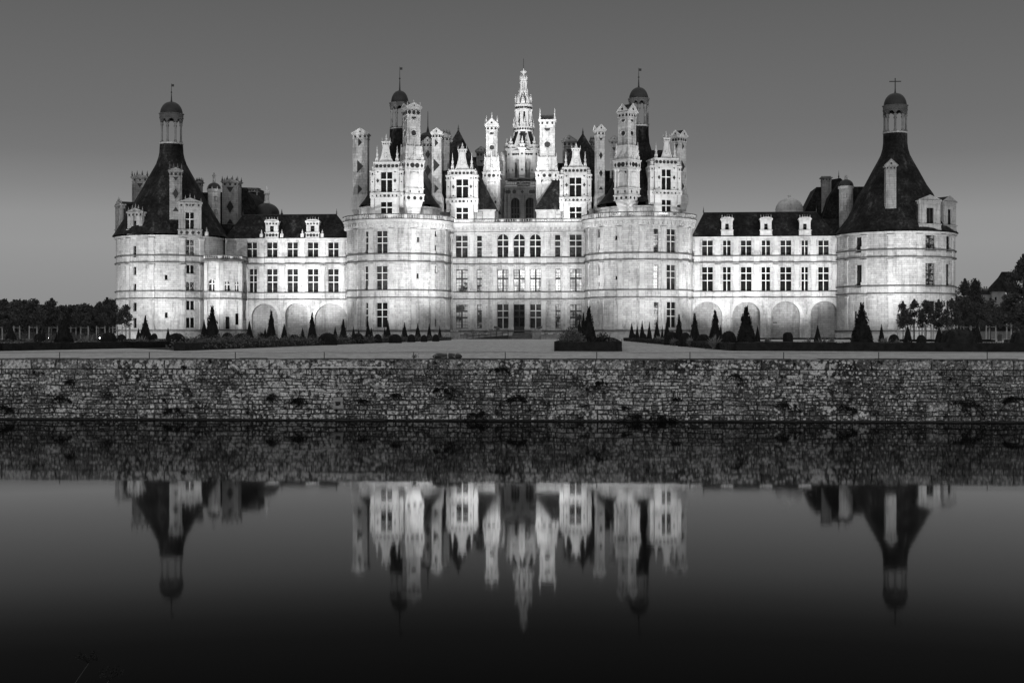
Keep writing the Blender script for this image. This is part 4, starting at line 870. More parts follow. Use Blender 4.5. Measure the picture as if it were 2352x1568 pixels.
def turret(Z, xc, half, ytop, ybot, ydome, ypin, t, band, mat=None, label=None, win=()):
    s_ = s_at(Z(xc, 0)[0], t); k = (Z(1, 0)[0] - Z(0, 0)[0]) * Yd(s_, t) / KF; z = lambda y: z_at(Z(0, y)[1], s_, t); r = half * k; mb = MB()
    mb.lathe((s_, t, 0), [(r, z(ybot)), (r, z(ytop) - .5), (r * 1.12, z(ytop) - .4), (r * 1.16, z(ytop))], 8 if band else 20); tu = mb.build('stair_turret', mat or STONE_P, CASTLE)
    if label: tu['label'] = label
    h = z(ydome) - z(ytop); mb = MB(); mb.lathe((s_, t, z(ytop)), [(r * 1.1 * cos(a * pi / 18), h * sin(a * pi / 18)) for a in range(9)] + [(.1, h)], 16); mb.build('dome', LEAD, tu, smooth=True); mb = MB(); hh = z(ypin) - z(ydome)
    mb.lathe((s_, t, z(ydome) - .1), [(.35, 0), (.28, hh * .1), (.26, hh * .6), (.4, hh * .65), (.3, hh * .75), (.08, hh * .8), (.15, hh * .88), (.02, hh)], 8)
    if band:
        for i in range(8): a = 2 * pi * i / 8; finial(mb, s_ + r * 1.05 * cos(a), t + r * 1.05 * sin(a), z(ytop), .55, .16)
    mb.build('pinnacle', LEDGE, tu); G = Cyl((s_, t), r * .98)
    for (x0, y0, x1, y1) in win: o = rect(G, Z, (x0, y0, x1, y1)); window(G, o, 1, (), PANE_M, name='turret_window', parent=tu, d=-.14)
    return tu
turret(Z1, 957, 57, 1022, 1460, 962, 862, 3.0, True, label='octagonal stair turret right of the left tower roof', win=((962,1085,986,1125),(962,1202,986,1240),(962,1315,986,1352)))
turret(Z7, 1315, 57, 930, 1310, 872, 830, 4.0, False, label='round stair turret left of the right tower roof', win=((1297,985,1320,1022),(1297,1090,1320,1132),(1297,1205,1320,1240)))
poly_roof('rear_roof', Z7, [(970,1135),(1070,935),(1110,935),(1180,875),(1268,860),(1290,880),(1300,1200),(1000,1200)], 14, 9)
poly_roof('rear_roof', Z7, [(1120,1200),(1180,1010),(1268,880),(1290,900),(1290,1340),(1100,1340)], 9, 4.9)
blk('rear_roof', Z7, 1370, 1480, 932, 1340, 10, 8, SLATE); blk('rear_roof', Z7, 1080, 1270, 1190, 1340, 2.5, 6, SLATE, rx=(.8, 0))
mb = MB(); s_ = s_at(Z7(1268, 0)[0], 14); z0 = z_at(Z7(0, 865)[1], s_, 14); finial(mb, s_, 16, z0, 1.8, .14); mb.build('pinnacle', LEAD, CASTLE)
# ================================================================ CASTLE: great lantern over the spiral stair
T = 22.0; sL = s_at(Z13(253, 0)[0], T); kL = .25 * Yd(sL, T) / KF; zL = lambda y: z_at(Z13(0, y)[1], sL, T); RLn = lambda w: w * kL
mb = MB(); c0 = (sL, T, 0)
mb.lathe(c0, [(RLn(60), zTer), (RLn(60), zL(1165)), (RLn(62), zL(1080)), (RLn(62), zL(900)), (RLn(72), zL(880)), (RLn(66), zL(850)), (RLn(58), zL(780)), (RLn(60), zL(755)), (RLn(66), zL(750)), (RLn(86), zL(722)), (RLn(92), zL(692)), (RLn(90), zL(682)), (RLn(40), zL(681))], 24)
lan = mb.build('great_lantern', STONE_C, CASTLE); lan['label'] = 'tall white openwork lantern topped by a fleur-de-lis at the centre of the roofs'
mb = MB(); mi = MB()    # upper drum, columns, tall windows
mb.lathe(c0, [(RLn(58), zL(682)), (RLn(58), zL(520))], 24); mb.build('upper_drum', PANE_D, lan)
mb = MB()
for i in range(8):
    a = 2 * pi * (i + .75) / 8; w_ = .27; cx, cy = sL + RLn(70) * cos(a), T + RLn(70) * sin(a); hh = zL(520) - zL(682)
    mb.lathe((cx, cy, zL(682)), [(w_ * 1.4, 0), (w_ * 1.4, .3), (w_, .4), (w_ * .9, hh * .88), (w_ * 1.4, hh * .93), (w_ * 1.4, hh)], 8)
    if i % 2 == 0:
        for q in (-.12, .12): b = a + q; 
for i in range(8):
    a = 2 * pi * (i + .25) / 8; ex = Vector((-sin(a), cos(a), 0)); cc = Vector((sL, T, 0)) + Vector((cos(a), sin(a), 0)) * RLn(61)
    for sd in (-1, 1): p = cc + ex * sd * RLn(19); mb.box(p.x - .22, p.x + .22, p.y - .22, p.y + .22, zL(682), zL(520))
mb.lathe(c0, [(RLn(60), zL(545)), (RLn(74), zL(545)), (RLn(76), zL(520)), (RLn(74), zL(515)), (RLn(74), zL(495)), (RLn(82), zL(488)), (RLn(84), zL(478)), (RLn(70), zL(472)), (.1, zL(471))], 32); mb.build('colonnade', STONE_C, lan)
mb = MB(); R = RLn(60); mb.lathe(c0, [(RLn(70), zL(472)), (RLn(66), zL(440)), (RLn(52), zL(410)), (RLn(36), zL(385)), (RLn(28), zL(365)), (.1, zL(364))], 16); mb.build('scaled_dome', LEDGE_D, lan); mb = MB()
for i in range(10):
    a = 2 * pi * (i + .5) / 10; ex = Vector((-sin(a), cos(a), 0)); er = Vector((cos(a), sin(a), 0)); cc = Vector((sL, T, zL(470))) + er * RLn(74)
    mb.face([cc - ex * RLn(20), cc + ex * RLn(20), cc + ex * RLn(12) + Vector((0, 0, .9)), cc + Vector((0, 0, 1.6)), cc - ex * RLn(12) + Vector((0, 0, .9))]); finial(mb, cc.x, cc.y, zL(440), 1.3, .22)
    mb.tube([cc + Vector((0, 0, .3)), Vector((sL, T, zL(408))) + er * RLn(52), Vector((sL, T, zL(362))) + er * RLn(26)], .16, 4)
    c2 = Vector((sL, T, 0)) + er * RLn(40); finial(mb, c2.x, c2.y, zL(400), 1.6, .2)
mb.build('cresting', STONE_C, lan); mb = MB()
mb.lathe(c0, [(RLn(32), zL(368)), (RLn(34), zL(350)), (RLn(30), zL(342)), (.1, zL(341))], 12); mb.lathe(c0, [(RLn(12), zL(345)), (RLn(12), zL(262))], 8)
for i in range(8): a = 2 * pi * i / 8; hh = zL(262) - zL(345); mb.lathe((sL + RLn(25) * cos(a), T + RLn(25) * sin(a), zL(345)), [(.26, 0), (.17, .3), (.16, hh * .85), (.26, hh)], 6)
mb.lathe(c0, [(RLn(28), zL(262)), (RLn(32), zL(248)), (RLn(34), zL(240)), (RLn(26), zL(225)), (RLn(12), zL(208)), (RLn(6), zL(198)), (.05, zL(185))], 16)
for i in range(6): a = 2 * pi * i / 6; finial(mb, sL + RLn(29) * cos(a), T + RLn(29) * sin(a), zL(240), .9, .18)
mb.build('top_lantern', STONE_C, lan); mb = MB(); z0 = zL(200); h = zL(140) - z0
def leaf(sd): return [(sL, T, z0 + h * .3), (sL + sd * h * .22, T, z0 + h * .55), (sL + sd * h * .42, T, z0 + h * .5), (sL + sd * h * .36, T, z0 + h * .3)]
mb.tube([(sL, T, z0), (sL, T, z0 + h * .5), (sL, T, z0 + h)], [.12, .26, .04], 6)
for sd in (-1, 1): mb.tube(leaf(sd), [.1, .16, .14, .06], 5)
mb.box(sL - .5, sL + .5, T - .1, T + .1, z0 + h * .26, z0 + h * .34); mb.build('fleur_de_lis', STONE_C, lan)
mb = MB(); mb.tube([(sL, T, z0 + h * .9), (sL, T, zL(50))], .05, 5); mb.build('lightning_rod', IRON, lan)
# slate volutes with medallions, then the arcade of flying buttresses
mb = MB(); mv = MB(); mi = MB(); nB = 8
for i in range(nB):
    a = 2 * pi * i / nB + pi / 8 * 0; er = Vector((cos(a), sin(a), 0)); ex = Vector((-sin(a), cos(a), 0)); O_ = Vector((sL, T, 0)); w_ = .42
    # concave buttress from the arcade up to the drum
    P_ = [(150, 915), (146, 880), (128, 850), (110, 800), (92, 760), (84, 730)]
    pts = [O_ + er * RLn(r) + Vector((0, 0, zL(y))) for r, y in P_]; low = [O_ + er * RLn(60) + Vector((0, 0, zL(y))) for r, y in P_]
    for sd in (-1, 1):
        for k in range(len(pts) - 1): mb.face([pts[k] + ex * sd * w_, pts[k + 1] + ex * sd * w_, low[k + 1] + ex * sd * w_, low[k] + ex * sd * w_])
    for k in range(len(pts) - 1): mv.face([pts[k] - ex * w_ * 1.2, pts[k] + ex * w_ * 1.2, pts[k + 1] + ex * w_ * 1.2, pts[k + 1] - ex * w_ * 1.2])
    # pier, with pinnacle
    c = O_ + er * RLn(152); M = Matrix.Translation(c) @ Matrix.Rotation(a, 4, 'Z'); mb.M = M; mi.M = M
    z0_, z1_ = zL(1165), zL(905); mb.box(-.55, .55, -.6, .6, z0_, z1_); mb.box(-.75, .75, -.8, .8, z1_, z1_ + .35); mb.box(-.45, .45, -.45, .45, z1_ + .35, zL(862)); mb.box(-.6, .6, -.6, .6, zL(862), zL(855)); finial(mb, 0, 0, zL(855), zL(780) - zL(855), .42)
    for (zz, kk) in ((zL(885), 'x'), (zL(1090), 'x'), (zL(945), 'o')):
        for f in faces_of(-.56, .56, -.61, .61) + [((.56, .6), (-1, 0), (0, 1), 1.1)]: orn(mi, f, .5, zz, .3 if kk == 'x' else .22, kk)
    mb.M = None; mi.M = None
    # arch ribs: pier to core
    for sd in (-1, 1):
        prev = None
        for k in range(9):
            q = pi / 2 * k / 8; r = 62 + 78 * cos(q) * 1.0; zy = zL(1080) + (zL(985) - zL(1080)) * sin(q); p = O_ + er * RLn(r) + ex * sd * .4 + Vector((0, 0, zy)); top_ = O_ + er * RLn(r) + ex * sd * .4 + Vector((0, 0, zL(930)))
            if prev: mb.face([prev[0], p, top_, prev[1]])
            prev = (p, top_)
    mb.tube([O_ + er * RLn(62 + 78 * cos(pi / 2 * k / 8)) + Vector((0, 0, zL(1080) + (zL(985) - zL(1080)) * sin(pi / 2 * k / 8))) for k in range(9)], .42, 4)
    # medallion between buttresses
    b = a + pi / nB; eb = Vector((cos(b), sin(b), 0)); xb = Vector((-sin(b), cos(b), 0)); n_ = (eb * .75 + Vector((0, 0, .45))).normalized(); up = xb.cross(n_) * -1; cc = O_ + eb * RLn(104) + Vector((0, 0, zL(862)))
    mb.face([cc + xb * RLn(40) * cos(q * pi / 8) + up * RLn(48) * sin(q * pi / 8) for q in range(16)]); mb.tube([cc + n_ * .05 + xb * RLn(40) * cos(q * pi / 8) + up * RLn(48) * sin(q * pi / 8) for q in range(17)], .14, 4)
    mb.tube([cc + n_ * .1 + xb * RLn(20) * cos(q * .9) * (1 - q * .08) + up * RLn(24) * sin(q * .9) * (1 - q * .08) for q in range(9)], .1, 4)
    # entablature beam from pier to pier
    e = O_ + Vector((cos(a + 2 * pi / nB), sin(a + 2 * pi / nB), 0)) * RLn(140) - O_; s1_ = er * RLn(140); pa_, pb_ = O_ + s1_, O_ + e; dd = (pb_ - pa_).normalized(); nn = Vector((dd.y, -dd.x, 0))
    for (r_, y0, y1) in ((0, 965, 925), (.25, 925, 912)):
        q = [pa_ + nn * (.4 + r_), pb_ + nn * (.4 + r_), pb_ - nn * .4, pa_ - nn * .4]
        for k in range(4): mb.face([q[k] + Vector((0, 0, zL(y0))), q[(k + 1) % 4] + Vector((0, 0, zL(y0))), q[(k + 1) % 4] + Vector((0, 0, zL(y1))), q[k] + Vector((0, 0, zL(y1)))])
        mb.face([p + Vector((0, 0, zL(y1))) for p in q])
    for k in (.3, .5, .7): p = pa_ + (pb_ - pa_) * k + nn * .44; mi.disc(p + Vector((0, 0, zL(945))), dd, Vector((0, 0, 1)), .24, 0, 8)
    prev = None; Ls = (pb_ - pa_).length
    for k in range(11):     # round arch under the beam
        x = k / 10; p = pa_ + (pb_ - pa_) * (.06 + .88 * x) + nn * .3; zy = zL(1075) + (zL(985) - zL(1075)) * sqrt(max(0, 1 - (2 * x - 1) ** 2)); cur = (p + Vector((0, 0, zy)), p + Vector((0, 0, zL(965))))
        if prev: mb.face([prev[0], cur[0], cur[1], prev[1]])
        prev = cur
mb.lathe((sL, T, 0), [(RLn(150), zL(1172)), (RLn(152), zL(1160)), (RLn(60), zL(1158))], 16)
for i in range(24):   # discs and lozenges on the core
    a = 2 * pi * i / 24; er = Vector((cos(a), sin(a), 0)); ex = Vector((-sin(a), cos(a), 0))
    mi.disc(Vector((sL, T, zL(752 - 3))) + er * (RLn(70)), ex, Vector((0, 0, 1)), .6 if i % 2 else .4, 0, 4, 0, 2 * pi, .7); mi.disc(Vector((sL, T, zL(706))) + er * (RLn(92)), ex, Vector((0, 0, 1)), .24, 0, 8)
    mi.disc(Vector((sL, T, zL(507))) + er * (RLn(75.5)), ex, Vector((0, 0, 1)), .24, 0, 8)
for i in range(8): a = 2 * pi * i / 8 + .2; finial(mb, sL + RLn(88) * cos(a), T + RLn(88) * sin(a), zL(684), 2.0, .35)
mb.add(mi); mb.build('flying_buttresses', [STONE_C, INLAY], lan); mv.build('buttress_slates', SLATE, lan)
# spiral stair slot windows of the core
mb = MB(); zz = zL
for (y0, y1, w_) in ((870, 950, 14), (1010, 1095, 14), (748, 780, 10)): mb.box(sL + RLn(8), sL + RLn(8 + w_ * 1.6), T - RLn(66), T - RLn(58), zz(y1), zz(y0))
mb.build('stair_window', PANE_D, lan)
# dark arcaded gallery below the lantern
tg = 14.0; x0, x1 = Z13(80, 0)[0], Z13(378, 0)[0]; FG = Flat((s_at(x0, tg), tg), (s_at(x1, tg), tg)); mb = MB(); ops = [rect(FG, Z13, (138,1327,216,1540)) + [True], rect(FG, Z13, (272,1327,358,1540)) + [True]]
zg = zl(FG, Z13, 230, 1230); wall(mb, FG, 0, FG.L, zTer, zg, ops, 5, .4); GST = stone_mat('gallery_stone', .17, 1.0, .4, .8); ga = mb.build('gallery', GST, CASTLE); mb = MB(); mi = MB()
for (y, h, p) in ((1240, .35, .5), (1300, .2, .2)): slab(mb, FG, -.1, FG.L + .1, zl(FG, Z13, 230, y), zl(FG, Z13, 230, y) + h, -p, 0)
for x in (90, 115, 245, 362): a = al(FG, Z13, x); slab(mb, FG, a - .35, a + .35, zTer, zl(FG, Z13, 230, 1300), -.25, 0)
balustrade(mb, FG, 0, FG.L, zg + .35, zl(FG, Z13, 230, 1178), 0, 0, 0, .35, 3); 
for x in (97, 118, 168, 320, 345, 242): a, z_ = FG.inv(*Z13(x, 1273)); c = Vector(FG.P(a, z_, -.04)); mi.disc(c, Vector((1, 0, 0)), Vector((0, 0, 1)), .4 if x != 242 else .35, 0, 10 if x not in (97, 242) else 4)
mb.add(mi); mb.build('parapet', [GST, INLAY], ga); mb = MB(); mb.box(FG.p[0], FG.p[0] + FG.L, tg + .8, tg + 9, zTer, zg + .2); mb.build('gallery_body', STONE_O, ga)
for o in ops: window(FG, o, 3, (.42, .7), PANE_D, WOOD_D, 'gallery_window', ga, bar=.05, frame=.06)
# side turrets flanking the lantern
for (xa, xb, yt, yb) in ((12, 86, 1000, 1530),):
    s_ = s_at(Z13((xa + xb) / 2, 0)[0], 16); r = (xb - xa) / 2 * kL; mb = MB(); zt = z_at(Z13(0, yt)[1], s_, 16); mb.lathe((s_, 16, 0), [(r, zTer), (r, zt - .5), (r * 1.15, zt - .3), (r * 1.15, zt), (r * .95, zt + .1), (r * .8, zt + 1.2), (r * .4, zt + 1.8), (.05, zt + 2.0)], 16); mb.build('round_turret', STONE_P, CASTLE)
# light settings: ground floodlights in front of the walls, narrow beams on the roofs, lamps on the terraces
GLOW = 1.2
FLOODS = [(-78,-36,-66,-8,14,30,70),(-62,-32,-58,-6,17,30,65),(-47,-22,-47,0,14,26,64),(-36,-18,-36,0,13,36,64),(-16,-36,-22,-8,18,58,60),(-8,-28,-8,0,20,42,62),(8,-28,8,0,20,42,62),(33,-36,23,-8,17,56,60),(38,-18,38,0,13,36,64),(52,-18,50,0,13,36,64),(64,-30,62,-8,16,30,65),(75,-38,70,-8,14,30,56),
 (4,-62,-22,-5,36,130,20),(50,-58,23,-5,36,95,20),(-8,-58,-10,6,34,125,20),(8,-58,10,6,34,140,20),(0,-64,0,22,46,330,14),(-54,-46,-60,0,30,10,26),(66,-50,70,0,32,10,26)]
TERR = [(x,.15,21.8,x,6,27,.8,150) for x in (-10.5,-7.5,-4.5,4.5,7.5,10.5)] + [(-6,5.5,21.9,-5,9,34,1.6,90),(6,5.5,21.9,5,9,34,2.0,90)]
for cx in (-21.2, 23.4):
    for q in (-55,-28,0,28,55): TERR.append((cx+9.7*sin(radians(q)),-9.7*cos(radians(q)),21.8,cx+6.5*sin(radians(q)),-6.5*cos(radians(q)),27,.26,150))
# ================================================================ GROUND, CANAL
def Yw(X): return 48.3 - .053 * X
def gravel_mat():
    m, nt, b = newmat('pale_gravel'); ob = N(nt, 'ShaderNodeTexCoord')
    n1 = noise(nt, ob.outputs['Object'], 5.0, 6, .75); n2 = noise(nt, ob.outputs['Object'], .12, 4, .6); n3 = noise(nt, ob.outputs['Object'], 1.3, 5, .7)
    c = mul(nt, ramp(nt, n1, [(.3, .2), (.5, .38), (.7, .58)]), ramp(nt, n2, [(.3, .8), (.7, 1.1)])); c = mul(nt, c, ramp(nt, n3, [(.3, .8), (.6, 1.05)])); n4 = noise(nt, ob.outputs['Object'], 1.0, 6, .8, (2.2, .45, 1)); c = mul(nt, c, ramp(nt, n4, [(.32, .62), (.5, 1), (.68, 1.35)]))
    L(nt, c, b.inputs['Base Color']); b.inputs['Roughness'].default_value = .95; b.inputs['Specular IOR Level'].default_value = .1
    bp = N(nt, 'ShaderNodeBump'); bp.inputs['Strength'].default_value = .6; bp.inputs['Distance'].default_value = .05; L(nt, n1, bp.inputs['Height']); L(nt, bp.outputs[0], b.inputs['Normal']); return m
GRAVEL = gravel_mat(); SOIL = plain('dark_soil', .03, .95, .1, .4, 1.5); TURF = plain('turf', .035, .95, .1, .4, 4)
mb = MB(); X = 1500
mb.face([(-X, Yw(-X) if False else 48.3 + .053 * X, 0), (-60, Yw(-60) + .3, 0), (60, Yw(60) + .3, 0), (X, max(Yw(X), 2) + .3 if False else 45.1, 0), (X, 3000, 0), (-X, 3000, 0)])
tag(mb.build('ground', GRAVEL), kind='structure')
mb = MB()
for i in range(120):
    x0 = -60 + i; h = .03 + random.random() * .05
    mb.face([(x0, Yw(x0) + .05, -.02), (x0 + 1, Yw(x0 + 1) + .05, -.02), (x0 + 1, Yw(x0 + 1) + .22, h * .6), (x0, Yw(x0) + .22, h * .6)]); mb.face([(x0, Yw(x0) + .22, h * .6), (x0 + 1, Yw(x0 + 1) + .22, h * .6), (x0 + 1, Yw(x0 + 1) + .75, .005), (x0, Yw(x0) + .75, .005)])
tag(mb.build('grass_verge', TURF), 'thin dark grass strip along the top of the canal wall', 'grass', kind='stuff')
# water
m, nt, b = newmat('still_water'); nt.nodes.remove(b); out = nt.nodes['Material Output']
gl = N(nt, 'ShaderNodeBsdfGlossy'); gl.inputs['Roughness'].default_value = .032; gl.inputs['Color'].default_value = g(.95); df = N(nt, 'ShaderNodeBsdfDiffuse'); df.inputs['Color'].default_value = g(.004)
fr = N(nt, 'ShaderNodeFresnel'); fr.inputs['IOR'].default_value = 1.33; cl_ = ramp(nt, fr.outputs[0], [(.22, .022), (.267, .045), (.29, .08), (.314, .15), (.35, .29), (.392, .41), (.44, .53), (.505, .66), (.53, .5), (.574, .38), (.668, .30)])
ge = N(nt, 'ShaderNodeNewGeometry'); mp = N(nt, 'ShaderNodeMapping'); mp.inputs['Scale'].default_value = (5, 70, 1); L(nt, ge.outputs['Position'], mp.inputs[0]); nz = N(nt, 'ShaderNodeTexNoise'); nz.inputs['Scale'].default_value = 1.0; nz.inputs['Detail'].default_value = 3; L(nt, mp.outputs[0], nz.inputs['Vector'])
sy = math_(nt, 'MULTIPLY', math_(nt, 'SUBTRACT', nz.outputs['Fac'], v=.5), v=.007); sn = N(nt, 'ShaderNodeSeparateColor'); L(nt, nz.outputs['Color'], sn.inputs[0]); sx = math_(nt, 'MULTIPLY', math_(nt, 'SUBTRACT', sn.outputs[1], v=.5), v=.004)
cx = N(nt, 'ShaderNodeCombineXYZ'); L(nt, sx, cx.inputs[0]); L(nt, sy, cx.inputs[1]); cx.inputs[2].default_value = 1; nn_ = N(nt, 'ShaderNodeVectorMath', operation='NORMALIZE'); L(nt, cx.outputs[0], nn_.inputs[0]); L(nt, nn_.outputs[0], gl.inputs['Normal'])
mx = N(nt, 'ShaderNodeMixShader'); L(nt, cl_, mx.inputs[0]); L(nt, df.outputs[0], mx.inputs[1]); L(nt, gl.outputs[0], mx.inputs[2]); L(nt, mx.outputs[0], out.inputs['Surface']); WATERM = m
mb = MB(); mb.face([(-150, -2, WATER), (150, -2, WATER), (150, 58, WATER), (-150, 58, WATER)]); tag(mb.build('canal_water', WATERM), kind='structure')
mb = MB(); mb.face([(-150, -2.0, WATER - .3), (150, -2.0, WATER - .3), (150, -3.5, -.7), (-150, -3.5, -.7)]); mb.face([(-150, -3.5, -.7), (150, -3.5, -.7), (150, -60, -.7), (-150, -60, -.7)]); tag(mb.build('near_bank', TURF), kind='structure')
# canal wall
def rubble_mat(name, lich=1.0):
    m, nt, b = newmat(name); uv = N(nt, 'ShaderNodeUVMap'); ob = N(nt, 'ShaderNodeTexCoord')
    wn = N(nt, 'ShaderNodeTexWhiteNoise', noise_dimensions='2D'); L(nt, uv.outputs[0], wn.inputs['Vector'])
    c = ramp(nt, wn.outputs['Value'], [(0, .06), (.45, .13), (.8, .22), (1, .38)])
    n1 = noise(nt, ob.outputs['Object'], 13, 6, .8); c = mul(nt, c, ramp(nt, n1, [(.38, .12), (.5, .9), (.61, 2.3)]))
    n0 = noise(nt, ob.outputs['Object'], .45, 4, .65, (1, 1, 1.3)); c = mul(nt, c, ramp(nt, n0, [(.33, .35), (.5, .95), (.7, 1.3)]))
    # pale crusty lichen in blots of two sizes
    vz = N(nt, 'ShaderNodeTexVoronoi'); vz.inputs['Scale'].default_value = 7.5; L(nt, ob.outputs['Object'], vz.inputs['Vector'])
    ds = N(nt, 'ShaderNodeMix', data_type='FLOAT'); n2 = noise(nt, ob.outputs['Object'], 14, 4, .7); n3 = noise(nt, ob.outputs['Object'], 1.1, 4, .6); n6 = noise(nt, ob.outputs['Object'], .3, 3, .6)
    lm = math_(nt, 'SUBTRACT', math_(nt, 'ADD', n3, math_(nt, 'MULTIPLY', n2, v=.55)), vz.outputs['Distance']); lm = math_(nt, 'ADD', lm, math_(nt, 'MULTIPLY', n6, v=1.0)); lm = math_(nt, 'SUBTRACT', lm, v=.22)
    l1 = ramp(nt, lm, [(.74 - .03 * lich, 0), (.78 - .03 * lich, 1)])
    n4 = noise(nt, ob.outputs['Object'], 8.5, 6, .78); l2 = math_(nt, 'MULTIPLY', ramp(nt, n4, [(.55, 0), (.585, .85)]), ramp(nt, n3, [(.36, .15), (.52, 1)]))
    mk = N(nt, 'ShaderNodeMath', operation='MAXIMUM'); L(nt, l1, mk.inputs[0]); L(nt, l2, mk.inputs[1])
    mx = N(nt, 'ShaderNodeMix', data_type='RGBA'); L(nt, mk.outputs[0], mx.inputs[0]); L(nt, c, mx.inputs[6]); L(nt, ramp(nt, n1, [(.36, .3), (.62, .8)]), mx.inputs[7])
    n5 = noise(nt, ob.outputs['Object'], 2.0, 6, .78); c = mul(nt, mx.outputs[2], ramp(nt, n5, [(.36, .05), (.47, 1), (.7, 1.2)]))
    L(nt, c, b.inputs['Base Color']); b.inputs['Roughness'].default_value = .95; b.inputs['Specular IOR Level'].default_value = .1
    bp = N(nt, 'ShaderNodeBump'); bp.inputs['Strength'].default_value = .8; bp.inputs['Distance'].default_value = .04; L(nt, n1, bp.inputs['Height']); L(nt, bp.outputs[0], b.inputs['Normal']); return m
RUB = rubble_mat('lichened_rubble', 1.0); COP = rubble_mat('lichened_coping', 2.6); MORT = plain('dark_mortar', .05, .95, .1, .4, 3)
cw = empty('canal_wall', (0, Yw(0), WATER)); tag(cw, 'long lichen-covered rubble stone wall rising from the canal', 'wall')
Fw = Flat((-50, Yw(-50)), (50, Yw(50)))
def W2w(mb): mb.M = Matrix.Translation((0, -Yw(0), -WATER)); return mb
rnd = random.Random(5); mb = W2w(MB()); cp = W2w(MB())
def stone(mb, a0, a1, z0, z1, pr, bev):
    up = min(1, max(0, (z0 - WATER - .45) / .5)); pr = pr * (1 - .6 * up); rec = .034 - .026 * up
    j = lambda s: (rnd.random() - .5) * s; jj = min(a1 - a0, z1 - z0) * .2
    O_ = [(a0 + j(jj), z0 + j(jj * .6)), (a1 + j(jj), z0 + j(jj * .6)), (a1 + j(jj), z1 + j(jj * .6)), (a0 + j(jj), z1 + j(jj * .6))]; c = ((a0 + a1) / 2, (z0 + z1) / 2)
    O_ = [(x, y + warp(x, y)) for x, y in O_]; c = (c[0], c[1] + warp(*c)); uvc = (rnd.random() * 90, rnd.random() * 90); I_ = [(x + (c[0] - x) * min(.6, bev / (a1 - a0) * 2), y + (c[1] - y) * min(.6, bev / (z1 - z0) * 2)) for x, y in O_]; d = [-pr * (.6 + .6 * rnd.random()) for _ in range(4)]
    mb.face([Fw.P(*p, e) for p, e in zip(I_, d)], 0, [uvc] * 4)
    for i in range(4): k = (i + 1) % 4; mb.face([Fw.P(*O_[i], rec), Fw.P(*O_[k], rec), Fw.P(*I_[k], d[k]), Fw.P(*I_[i], d[i])], 0, [uvc] * 4)
def warp(x, y):
    t = max(0, min(1, (y - WATER) / .3, (zb_c - y) / .25)); return t * (.02 * sin(1.3 * x + 2.3 * y) + .014 * sin(3.7 * x - 5 * y + 1) + .01 * sin(9 * x + 7 * y))
zt_c = -.02; zb_c = -.37; z = WATER + .035; rows = []
while z < zb_c - .08:
    h = (rnd.choice((.15, .17, .19)) if z < WATER + .4 else rnd.choice((.11, .13, .15, .18))); h = h if zb_c - z - h > .1 else zb_c - z; rows.append((z, z + h)); z += h
skip = []
for ri, (za, zb) in enumerate(rows):
    a = -.2
    while a < Fw.L:
        w = rnd.uniform(.14, .42) * (1.15 if ri < 3 else 1)
        big = rnd.random() < .035 and ri < len(rows) - 2
        if any(s0 < a + w * .5 < s1 and k == ri for s0, s1, k in skip): 
            s1 = [s1 for s0, s1, k in skip if s0 < a + w * .5 < s1 and k == ri][0]; a = s1; continue
        if big:
            w = rnd.uniform(.5, .85); stone(mb, a + .012, a + w - .012, za + .01, rows[ri + 1][1] - .01, .03, .03); skip.append((a, a + w, ri + 1))
        elif rnd.random() < .18: zm = za + (zb - za) * rnd.uniform(.4, .6); stone(mb, a + .006, a + w - .006, za + .006, zm - .004, rnd.uniform(.0, .05), .02); stone(mb, a + .006, a + w * .55 - .006, zm + .004, zb - .006, rnd.uniform(.0, .05), .02); stone(mb, a + w * .55 + .004, a + w - .006, zm + .004, zb - .006, rnd.uniform(.0, .05), .02)
        else: q = rnd.choice((.008, .012, .016)); stone(mb, a + q, a + w - q, za + q, zb - q, rnd.uniform(.005, .06), .02)
        a += w
a = 0
while a < Fw.L: w = rnd.uniform(.5, 1.3); stone(cp, a + .01, a + w - .01, zb_c + .015, zt_c, .07, .02); a += w
mb.build('rubble', RUB, cw); cp.build('coping', COP, cw)
mb = W2w(MB()); slab(mb, Fw, -30, Fw.L + 30, WATER - .5, zb_c, .03, .6); slab(mb, Fw, -30, Fw.L + 30, zb_c, zt_c - .01, .035, .6)
mb.build('mortar_bed', MORT, cw)
mb = W2w(MB()); slab(mb, Fw, 0, Fw.L, zt_c - .005, zt_c + .012, -.05, .35); mb.build('coping_top', COP, cw)
def wp(u, v):     # point on the canal wall face
    a, z_ = Fw.inv_w(u, v); return a, z_
def inv_w(s, u, v):
    k = (u - U0) / KF; X_ = k * 48.3 / (1 + .053 * k); Y_ = X_ / k if abs(k) > 1e-9 else 48.3
    return X_, Y_, HC + (V0 - v) / KF * Y_
wallpt = lambda u, v: inv_w(None, u, v)
